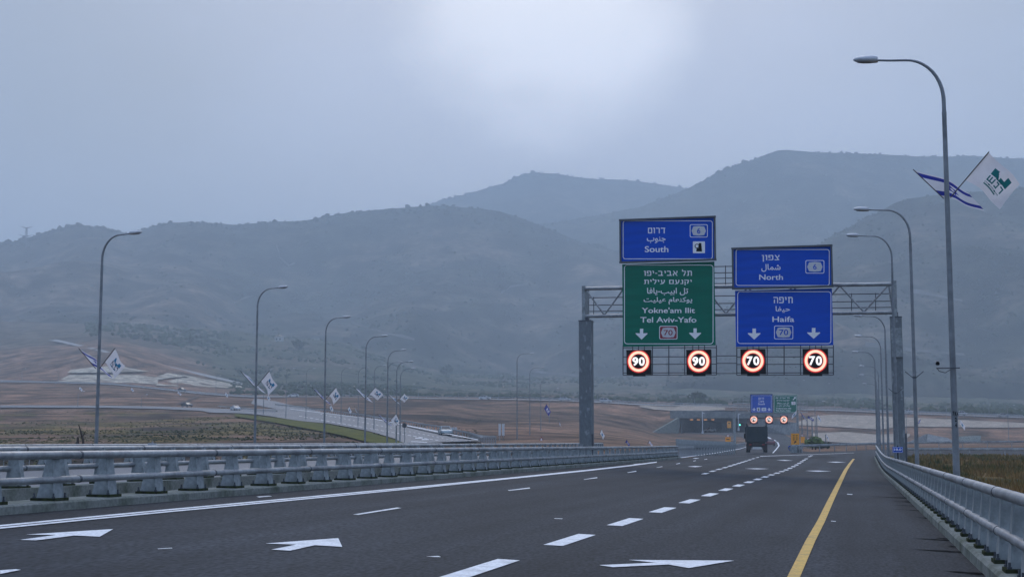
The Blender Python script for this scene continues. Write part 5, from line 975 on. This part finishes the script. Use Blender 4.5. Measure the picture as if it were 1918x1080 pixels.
upcar('white estate car on the embankment road just right of the gantry column', 'suv', P_wht, 1135, 528)
upcar('pale car on the embankment road above the third left lamp flags', 'sedan', P_wht, 548, 556, 1)
upcar('grey car on the embankment road right of the fourth left lamp', 'sedan', P_gry, 708, 552, 1)
upcar('white car on the embankment road near the right row of lamps', 'sedan', P_wht, 1700, 541, 1)
upcar('white pickup on the embankment road right of the tallest lamp', 'pickup', P_wht, 1802, 541)
upcar('grey-white car at the right end of the embankment road', 'sedan', P_gry, 1882, 542)
upcar('dark car on the high road in front of the pale rock cutting', 'sedan', P_drk, 338, 606)

# dump truck seen from behind
c = hit(1417, 849.6, 100); rz = YAW - math.atan((1417 - 959) / F) + math.radians(1.2)
tr = thing('dump_truck', 'dark green dump truck seen from behind on the left branch', 'truck', tuple(c + [0, 0, .2]), rz)
mb = MB(); mb.hexa([(-1.22, -3.4, 1.25), (1.22, -3.4, 1.25), (1.22, 2.0, 1.25), (-1.22, 2.0, 1.25)], [(-1.25, -3.4, 3.15), (1.25, -3.4, 3.15), (1.25, 2.0, 3.3), (-1.25, 2.0, 3.3)])
for k in range(5):
    for s in (-1, 1): mb.box((s * 1.29, -2.6 + k * 1.1, 2.2), (.08, .1, 1.8))
mb.build('dump_body', M_tbody, tr)
mb = MB(); mb.box((0, -3.46, 2.22), (2.36, .06, 1.86))
for z in (1.36, 1.78, 2.42, 3.08): mb.box((0, -3.52, z), (2.44, .07, .10))
for xx in (-1.14, -.4, .4, 1.14): mb.box((xx, -3.515, 2.2), (.10, .06, 1.9))
mb.build('tailgate', M_tbody, tr)
for s in (-1, 1):
    mb = MB(); mb.box((s * 1.17, -3.44, 3.28), (.16, .18, .38)); mb.box((s * 1.05, -3.44, 3.2), (.12, .12, .14)); mb.build('hinge_post', M_tbody, tr)
mb = MB(); mb.box((0, -.2, .98), (.86, 7.2, .34)); mb.box((0, -3.3, .86), (2.2, .14, .16)); mb.box((0, -3.35, 1.06), (.5, .2, .3)); mb.build('chassis', M_trust, tr)
for s in (-1, 1):
    for yy in (-2.5, -1.2): 
        for xo in (.92, 1.16): wheel(tr, s * xo, yy, .50, .22, 16)
    wheel(tr, s * 1.05, 2.9, .50, .28, 16)
    mb = MB(); mb.box((s * .98, -3.28, .70), (.56, .03, .82)); mb.build('mud_flap', M_trust, tr)
    mb = MB(); mb.box((s * .78, -3.44, .95), (.30, .08, .14)); mb.build('tail_light', M_tail, tr)
    mb = MB(); mb.box((s * 1.38, 3.3, 2.05), (.16, .08, .62)); mb.tube([(s * 1.1, 3.3, 2.2), (s * 1.36, 3.3, 2.2)], .03, 6); mb.build('mirror', M_black, tr)
mb = MB(); mb.box((0, -3.60, .55), (1.05, .04, .26)); mb.build('number_plate', M_plate, tr)
mb = MB(); mb.hexa([(-1.15, 2.2, .8), (1.15, 2.2, .8), (1.15, 4.1, .6), (-1.15, 4.1, .6)], [(-1.1, 2.2, 2.95), (1.1, 2.2, 2.95), (1.08, 3.9, 2.9), (-1.08, 3.9, 2.9)]); mb.build('cab', M_tbody, tr)

# ---------------------------------------------------------------- underpass
def W(px, py, D): x, y = xy(px, D); return (float(x), float(y), float(zpx(py, D)))
up = thing('underpass', 'dark underpass mouth with concrete wing walls under the embankment road', 'underpass', W(1340, 809, 468))
O = Vector(W(1340, 809, 468)); rel = lambda p: tuple(Vector(p) - O)
def quadwall(mb, a, b, c, d, th=(0, 0, 0), m=0): # a,b bottom; c,d top (d above a)
    t = Vector(th); q = [Vector(rel(k)) for k in (a, b, c, d)]; mb.hexa([q[0], q[1], q[1] + t, q[0] + t], [q[3], q[2], q[2] + t, q[3] + t], m)
bk = (-.02 * 60, 90.0)
def back(p, s=1.0): return (p[0] + HF[0] * 95 * s + HR[0] * 28 * s, p[1] + HF[1] * 95 * s + HR[1] * 28 * s, p[2])
A0, A1 = W(1272, 812, 467), W(1406, 809, 470); z0 = A0[2] - .3; zt = W(1340, 782.5, 468)[2]; z2 = W(1340, 768, 470)[2]
mb = MB(); quadwall(mb, (*A0[:2], z0), (*back(A0)[:2], z0), (*back(A0)[:2], zt), (*A0[:2], zt), (-.6, 0, 0)); mb.build('side_wall', M_concd, up)
mb = MB(); quadwall(mb, (*A1[:2], z0), (*back(A1)[:2], z0), (*back(A1)[:2], zt), (*A1[:2], zt), (.6, 0, 0)); mb.build('side_wall', M_concd, up)
mb = MB(); quadwall(mb, (*back(A0)[:2], z0), (*back(A1)[:2], z0), (*back(A1)[:2], zt), (*back(A0)[:2], zt), (0, 1, 0)); mb.build('end_wall', M_concd, up)
mb = MB(); q = [Vector(rel((*p[:2], zt))) for p in (A0, A1, back(A1), back(A0))]; mb.hexa(q, [v + Vector((0, 0, .5)) for v in q]); mb.build('ceiling', M_concd, up)
mb = MB(); q = [Vector(rel((*p[:2], z0 + .25))) for p in (A0, A1, back(A1), back(A0))]; mb.hexa([v - Vector((0, 0, .4)) for v in q], q); mb.build('floor', M_asph_far, up)
mb = MB(); AL, AR_ = W(1256, 790, 470), W(1492, 790, 472); quadwall(mb, (*AL[:2], zt - .02), (*AR_[:2], zt + .5), (*AR_[:2], z2 - .6), (*AL[:2], z2), (0, 7, 0)); mb.build('portal_beam', M_concd, up)
mb = MB(); w0, w1 = W(1224, 809, 430), W(1272.5, 781.5, 466.4); quadwall(mb, (*w0[:2], w0[2] - 1.2), (*w1[:2], z0), w1, w0, (-.6, .5, 0)); w00 = W(1232, 806, 424); mb.build('wing_wall', M_conc, up)
mb = MB(); quadwall(mb, (*A1[:2], z0), (*W(1490, 815, 440)[:2], z0 - 2), W(1490, 791, 445), (*A1[:2], zt), (.4, .6, 0)); mb.build('wing_wall', M_concd, up)
for u in (1296, 1309, 1322, 1336):
    p = Vector(rel(W(u, 784.5, 476))); mb = MB(); mb.box(tuple(p), (1.0, .6, .3)); l = mb.build('tunnel_lamp', M_head, up); mb = MB(); mb.box(tuple(p + Vector((0, -.05, -.19))), (.9, .5, .08)); mb.build('lens', M_tunl, l)
# small portal with grey retaining walls on the right
up2 = thing('underpass', 'small brown-shaded concrete portal with grey walls in the right embankment', 'underpass', W(1765, 836, 420)); O = Vector(W(1765, 836, 420))
mb = MB(); quadwall(mb, W(1696, 834, 402), W(1736, 837, 424), W(1736, 812, 430), W(1696, 830, 404), (.3, .8, 0)); mb.build('wing_wall', M_concd, up2)
mb = MB(); quadwall(mb, W(1735.5, 828.5, 423), W(1792, 828.5, 423), W(1776, 819.5, 430), W(1738, 812, 430), (0, 3, 0)); mb.build('headwall', M_concd, up2)
mb = MB(); quadwall(mb, W(1736, 838, 426), W(1792, 838, 426), W(1792, 828, 426), W(1736, 828, 426), (0, 1, 0)); mb.build('opening_back', M_brick, up2)
mb = MB(); quadwall(mb, W(1735, 836.6, 419), W(1790, 836.6, 419), W(1790, 834.2, 419), W(1735, 834.2, 419), (0, .4, 0)); mb.build('kerb', M_conc, up2)
mb = MB(); quadwall(mb, W(1795, 835, 421), W(1838, 834, 424), W(1838, 815, 426), W(1795, 817, 424), (0, 1, 0)); mb.build('retaining_wall', M_conc, up2)

# ---------------------------------------------------------------- road side signs
def post_sign(name, label, cat, u, D, rect, mat, draw=None, round_=False, post=True, basepy=None, mats=None, pm_=None):
    x, y = xy(u, D); zb = float(T(x, y)) if basepy is None else float(zpx(basepy, D)); Y = float(y); t = thing(name, label, cat, (float(x), Y, zb)); fc = Face(Y - .06, (float(x), Y - .06, zb))
    x0, y0, x1, y1 = rect; a = onY(x0, y1, Y - .06); b = onY(x1, y0, Y - .06); cx = (a[0] + b[0]) / 2 - x; cz = (a[2] + b[2]) / 2 - zb
    mb = MB(); 
    if round_: mb.tube([(cx, -.06, cz), (cx, -.02, cz)], (b[0] - a[0]) / 2, 24); mb.s = [False] * len(mb.s)
    else: mb.box((cx, -.04, cz), (b[0] - a[0], .04, b[2] - a[2]))
    mb.build('panel', mat, t)
    if draw:
        mb = MB(); draw(fc, mb)
        for i, v in enumerate(mb.v): mb.v[i] = (v[0], v[1] - .06, v[2])
        mb.build('symbol', mats or SM, t)
    if post: mb = MB(); mb.tube([(cx, 0, min(0, cz - .6)), (cx, 0, cz + .2)], .05 if D > 100 else .035, 8); mb.build('post', pm_ or M_galv, t)
    return t
def s_or(f, m):
    for yy in (814.5, 818.5, 822): 
        for xx, w in ((1485, 3.6), (1490.2, 3.8)): f.rrect(m, xx, yy, xx + w, yy + 1.3, .3, 4, 2)
    f.poly(m, [(1486.6, 829), (1488.8, 826.6), (1487.6, 825.6), (1491.6, 825), (1491.4, 828.6), (1490.2, 827.8), (1487.6, 830)], 4, 2)
post_sign('construction_sign', 'tall orange sign with a dark up-right arrow, left of the nose barrier', 'road sign', 1490, 190, (1482, 811, 1496.6, 832), M_org, s_or)
post_sign('construction_sign', 'narrow orange sign below a small round ban sign, right of the tall orange sign', 'road sign', 1503.5, 250, (1500, 817.5, 1507.4, 829), M_org)
post_sign('construction_sign', 'orange sign on the verge left of the truck, below a round ban sign', 'road sign', 1363.6, 270, (1358.6, 818, 1368.4, 828), M_org, lambda f, m: f.rrect(m, 1360.6, 821.4, 1366.4, 823, .3, 4, 2))
post_sign('construction_sign', 'orange sign inside the dark underpass mouth', 'road sign', 1365.6, 462, (1362, 788.4, 1369.4, 801), M_org, lambda f, m: f.rrect(m, 1364, 791.6, 1367.6, 793.2, .3, 4, 2), basepy=809)
def ban(cx, cy_, r): return lambda f, m: (f.circ(m, cx, cy_, r * .72, r, 2, 1, 24), f.circ(m, cx, cy_, 0, r * .3, 4, 1, 12))
for la, u, D, q in (('small round ban sign above the narrow orange sign', 1502.4, 250.6, (1500, 812.4, 1504.8, 817.2)), ('small round ban sign above the orange sign left of the truck', 1363.6, 270.6, (1361, 812.6, 1366.2, 817.8)), ('round white and dark sign before the green bush', 1514.2, 235, (1511.2, 819, 1517.2, 825)), ('tiny round red-rimmed sign left of the blue kilometre sign', 1661.5, 150, (1659, 832, 1664, 837.4))):
    post_sign('prohibition_sign', la, 'road sign', u, D, q, M_sw, ban((q[0] + q[2]) / 2, (q[1] + q[3]) / 2, (q[2] - q[0]) / 2), True)
def s_bl(f, m): f.poly(m, [(1477.6, 840.6), (1478.2, 838.4), (1480.6, 836.4), (1483, 838), (1484.4, 840.6), (1482.6, 840), (1480.8, 838), (1479.4, 839.6)], 0, 2)
post_sign('keep_right_sign', 'round blue arrow sign at the nose between the two branches', 'road sign', 1481, 172, (1476.2, 833.6, 1485.8, 843), M_blue, s_bl, True)
def s_km(f, m): f.ring(m, 1672.6, 836.6, 1690.6, 846.6, 1.2, .5, 0, 1); f.text(m, '18.0', 1674.6, 838.8, 1688.4, 843.4, 0, 2, .03)
post_sign('kilometre_sign', 'small blue kilometre sign on a dark post, in front of the right gantry column', 'road sign', 1681.5, 70, (1672, 836, 1691.2, 847.2), M_blue, s_km, pm_=M_black)
post_sign('road_sign', 'plain grey sign back standing above the left rails near the picture edge', 'road sign', 284, 62, (276.5, 829.5, 292, 840), M_head, lambda f, m: (f.rrect(m, 280, 833.6, 289, 835.2, .2, 4, 2), f.rrect(m, 283.6, 835, 285.4, 839, .2, 4, 2)))
for la, u, D, q in (('left of two white marker boards on the brown slope', 936, 200, (933.8, 793, 938, 815)), ('right of two white marker boards on the brown slope', 942.6, 200, (940.4, 793, 944.8, 815))): post_sign('marker_board', la, 'road sign', u, D, q, M_sgrey, None, False)
for la, u, D, q in (('left one of two tiny square signs behind the silver car', 847.8, 228, (845.4, 799.6, 850.2, 804)), ('right one of two tiny square signs behind the silver car', 853.6, 228, (851.2, 799.6, 856, 804))): post_sign('small_sign', la, 'road sign', u, D, q, M_sgrey)
post_sign('road_sign', 'dark octagonal sign back beside the left road, before the green verge ends', 'road sign', 757.3, 180, (753, 792, 762, 800), M_steel, None, True)
def s_tr(f, m): f.poly(m, [(1014, 816.6), (1018, 825.6), (1010, 825.6)], 2, 1); f.poly(m, [(1014, 819), (1016.2, 824.4), (1011.8, 824.4)], 0, 2)
post_sign('warning_sign', 'small triangular warning sign at the foot of the brown slope', 'road sign', 1014, 195, (1012.4, 821, 1015.6, 825), M_sgrey, s_tr)
# crash cushion at the nose
c = hit(1487, 849, 100); cc = thing('crash_cushion', 'low dark grey crash cushion at the nose below the blue round sign', 'barrier', tuple(c + [0, 0, .1]), YAW - .3)
for k in range(5): mb = MB(); mb.box((0, k * .9, .42), (.75 + k * .1, .8, .84)); mb.build('cell', M_concd if k % 2 else M_galvp, cc)
for s in (-1, 1): mb = MB(); mb.box((s * (.55), 2.0, .55), (.06, 4.6, .3)); mb.build('side_beam', M_galv, cc)
# white camera poles and the green signal at the underpass
for la, u, yt, yb, D in (('white camera pole left in front of the underpass', 1316.5, 770, 812, 455), ('white camera pole right in front of the underpass', 1384, 772, 806, 462)):
    x, y = xy(u, D); zb = float(zpx(yb, D)); h = float(zpx(yt, D)) - zb; t = thing('camera_pole', la, 'pole', (float(x), float(y), zb)); mb = MB(); mb.tube([(0, 0, 0), (0, 0, h)], .14, 8); mb.build('pole', M_sgrey, t); mb = MB(); mb.box((.3, 0, h - .5), (.7, .3, .3)); mb.build('camera_head', M_sgrey, t); mb = MB(); mb.box((0, 0, .4), (.6, .6, .9)); mb.build('base', M_sgrey, t)
x, y = xy(1386.6, 461); t = thing('lane_signal', 'green signal light beside the right camera pole', 'traffic light', (float(x), float(y), float(zpx(808, 461)))); h = float(zpx(795, 461) - zpx(808, 461))
mb = MB(); mb.tube([(0, 0, 0), (0, 0, h)], .06, 8); mb.build('post', M_steel, t); mb = MB(); mb.box((0, 0, h), (.5, .3, .9)); mb.build('housing', M_black, t); mb = MB(); mb.tube([(0, -.22, h), (0, -.16, h)], .24, 14); mb.build('lens', M_sig, t)

# ---------------------------------------------------------------- house, pylon, trees, bushes, fence
p = hit(521.5, 640, 600); t = thing('house', 'small white house among green scrub on the mid slope', 'house', tuple(p)); k = np.hypot(p[0], p[1]) / 2664
mb = MB(); mb.box((0, 2, 3.2 * k), (15 * k, 5, 13 * k)); mb.build('wall', M_house, t); mb = MB(); mb.prism([(-8.4 * k, 9.6 * k), (8.4 * k, 9.6 * k), (0, 13.5 * k)], -1, 5); mb.build('roof', M_cut, t)
for s in (-1, 1): mb = MB(); mb.box((s * 3.6 * k, -.52, 5 * k), (3 * k, .06, 3.4 * k)); mb.build('window', M_glass, t)
p = hit(590, 633, 600); t = thing('house', 'low pale building right of the small white house', 'house', tuple(p)); k = np.hypot(p[0], p[1]) / 2664
mb = MB(); mb.box((0, 2, 1.2 * k), (12 * k, 5, 6 * k)); mb.build('wall', M_house, t); mb = MB(); mb.box((0, 2, 4.4 * k), (13 * k, 6, .7 * k)); mb.build('roof', M_concd, t)
x, y = xy(34, 2200); zb = float(zpx(455, 2200)); zt = float(zpx(426, 2200)); t = thing('transmission_tower', 'faint steel power pylon on the skyline at the far left', 'pylon', (float(x), float(y), zb - 8)); h = zt - zb + 8
mb = MB()
for a, b in ((-1, -1), (1, -1), (1, 1), (-1, 1)): mb.tube([(a * 2.6, b * 2.6, 0), (a * .7, b * .7, h)], .30, 5)
for i in range(6):
    z0_, z1_ = h * i / 6, h * (i + 1) / 6; w0_, w1_ = 2.6 - 1.9 * i / 6, 2.6 - 1.9 * (i + 1) / 6
    for s in (-1, 1): mb.tube([(-w0_ * s, -w0_, z0_), (w1_ * s, -w1_, z1_)], .18, 4); mb.tube([(-w0_ * s, w0_, z0_), (w1_ * s, w1_, z1_)], .18, 4)
mb.build('lattice_mast', M_steel, t)
for zz, wd in ((h, 12), (h - 13, 14)):
    mb = MB(); mb.tube([(-wd, 0, zz + 2.6), (0, 0, zz - 1), (wd, 0, zz + 1.2)], [.15, .9, .15], 5); mb.build('cross_arm', M_steel, t)
def tree(name, label, cat, base, H, Rr, n=260, leaf=None):
    t = thing(name, label, cat, tuple(base)); mb = MB(); mb.tube([(0, 0, -.3), (.05 * H, 0, H * .3), (0, .04 * H, H * .6)], [.07 * H, .05 * H, .02 * H], 7)
    for a in np.linspace(0, 6.28, 5)[:4]: mb.tube([(.03 * H, 0, H * .35), (Rr * .6 * math.cos(a), Rr * .6 * math.sin(a), H * .7)], [.03 * H, .01 * H], 5)
    mb.build('trunk', M_bark, t); V = []; Fq = []
    for i in range(n):
        d = RNG.normal(size=3); d /= np.linalg.norm(d); q = d * np.array([Rr, Rr, H * .38]) * RNG.random() ** .4 * (.75 + .5 * vnoise(d[0] * 2 + 9, d[1] * 2 + d[2] * 2 + 9, i % 3)) + [0, 0, H * .62]; s = Rr * .22 * (.6 + RNG.random()); a = RNG.normal(size=3); b = np.cross(a, RNG.normal(size=3)); a /= np.linalg.norm(a); b /= np.linalg.norm(b)
        k = len(V); V += [q - a * s, q + b * s * .7, q + a * s, q - b * s * .7]; Fq.append((k, k + 1, k + 2, k + 3))
    obj('crown', npmesh('crown', V, Fq, leaf or M_leaf, False), t); return t
for la, u, D, H, Rr in (('dark round tree on the slope above the right of the underpass', 1308, 640, 5.0, 3.6), ('dark tree at the foot of the slope, right of the fourth left lamp', 835, 1280, 9, 6), ('dark bushy tree left of the low pale building', 556, 1250, 8, 6), ('small tree above the high road at the far left', 352, 1150, 8, 3)):
    tree('tree', la, 'tree', gz(u, D), H, Rr)
for la, u, D, H, Rr in (('bright green bush on the bank right of the far orange signs', 1527, 215, 1.9, 1.15), ('smaller green bush left of the bright green bush', 1521, 222, 1.6, 1.2), ('low dark bush on the stone bank right of the green bush', 1541, 225, 1.0, 1.4)):
    tree('bush', la, 'bush', gz(u, D), H, Rr, 260, M_leaf if 'dark' in la else M_bush)
x, y = xy(153, 110); t = thing('dead_tree', 'broken bare trunk standing in the dark field behind the left rails', 'dead tree', (float(x), float(y), float(zpx(846, 110))))
mb = MB(); mb.tube([(0.2, 0, 0), (.1, 0, .9), (-.1, 0, 1.5), (-.32, 0, 2.1)], [.1, .09, .07, .03], 7); mb.tube([(.0, 0, 1.1), (.3, 0, 1.6)], [.05, .02], 6); mb.build('trunk', M_bark, t); mb = MB(); mb.tube([(-.35, 0, .6), (-.36, 0, 1.15)], [.12, .08], 6); mb.build('stump', M_bark, t)
for i, u in enumerate((-10, 8, 24, 40, 56)):
    x, y = xy(u, 120); t = thing('fence_post', ('first', 'second', 'third', 'fourth', 'fifth')[i] + ' thin post from the left of the wire fence in the dark field', 'fence post', (float(x), float(y), float(T(x, y)) - .2), 0, 'wire fence posts in the dark field'); mb = MB(); mb.tube([(0, 0, 0), (0, 0, 1.5)], .04, 6); mb.build('post', M_galv, t)

# dry grass on the right below the lamps, one mass of blades
V = []; Fq = []
for _ in range(15000):
    u = RNG.uniform(1650, 2150); D = 16 * (150 / 16) ** RNG.random() ** .8; x, y = xy(u, D); x = float(x); y = float(y)
    if x < 2.7 + max(0, (y - 100)) * .06 or fbm(x / 3.0, y / 5.0, 77, 3) < .40: continue
    z = float(T(x, y)); h = RNG.uniform(.12, .42) * (1.3 - .6 * vnoise(x / 4, y / 4, 8))
    for b in range(3):
        a = RNG.uniform(0, 6.28); w = .018 + D * .0006; l = RNG.uniform(.1, .5) * h; dx, dy = math.cos(a), math.sin(a); k = len(V); ox, oy = RNG.normal(0, .1, 2)
        V += [(x + ox - dy * w, y + oy + dx * w, z - .05), (x + ox + dy * w, y + oy - dx * w, z - .05), (x + ox + dx * l, y + oy + dy * l, z + h)]; Fq.append((k, k + 1, k + 2))
tag(obj('dry_grass', npmesh('dry_grass', V, Fq, M_dgrass, False)), kind='stuff')
pts = []; sz = []
for _ in range(11000):
    u = RNG.uniform(-150, 900); D = 70 * (400 / 70) ** RNG.random(); x, y = xy(u, D); q = fbm(x / 13, y / 26, 12, 4)
    if q < .48 or x > -40: continue
    s_ = RNG.uniform(.07, .22); pts.append((x, y, float(T(x, y)) + s_ * .2)); sz.append(s_)
clumps('weeds', np.array(pts), np.array(sz), M_weed, .5)
# pole number stencil
x, y = xy(1790, 37); zc = float(zpx(785, 37)); num = bpy.data.objects.new('lettering', None)
for o_ in [q for q in COL.objects if q.name.startswith('street_lamp') and q.get('label', '').startswith('tallest')]:
    mb = MB(); 
    for st, a, z, w, h in (('7', -.105, .10, .06, .11), ('K', -.03, .09, .075, .11), ('4', .055, .09, .07, .11), ('2', -.03, -.06, .065, .11), ('4', -.03, -.20, .065, .11)):
        v, f = text_polys(st, .04)
        def wrap(q):
            ang = (a + (q[0] - .0) * w) * .72 / .092; return (x + .093 * math.sin(ang) * HR[0] - .093 * math.cos(ang) * HF[0] - o_.location.x, y + .093 * math.sin(ang) * HR[1] - .093 * math.cos(ang) * HF[1] - o_.location.y, zc + z + q[1] * h - o_.location.z)
        mb.add([wrap(q) for q in v], f)
    l_ = mb.build('lettering', M_black); l_.parent = o_; l_.matrix_parent_inverse = Matrix.Rotation(-o_.rotation_euler.z, 4, 'Z')
bpy.data.objects.remove(num)

# ---------------------------------------------------------------- haze
hm = bpy.data.materials.new('haze_air'); hm.use_nodes = True; t = hm.node_tree; t.nodes.clear(); pv = t.nodes.new('ShaderNodeVolumePrincipled'); oo = t.nodes.new('ShaderNodeOutputMaterial'); t.links.new(pv.outputs[0], oo.inputs['Volume'])
pv.inputs['Color'].default_value = (0.80, 0.93, 1.0, 1); pv.inputs['Density'].default_value = 0.00048; pv.inputs['Anisotropy'].default_value = 0.0
mb = MB(); mb.box((0, 0, (760 - 10) / 2), (9260, 9260, 770)); hz = mb.build('haze', hm); tag(hz, kind='stuff'); hz.location.z = 0
hm.cycles.homogeneous_volume = True
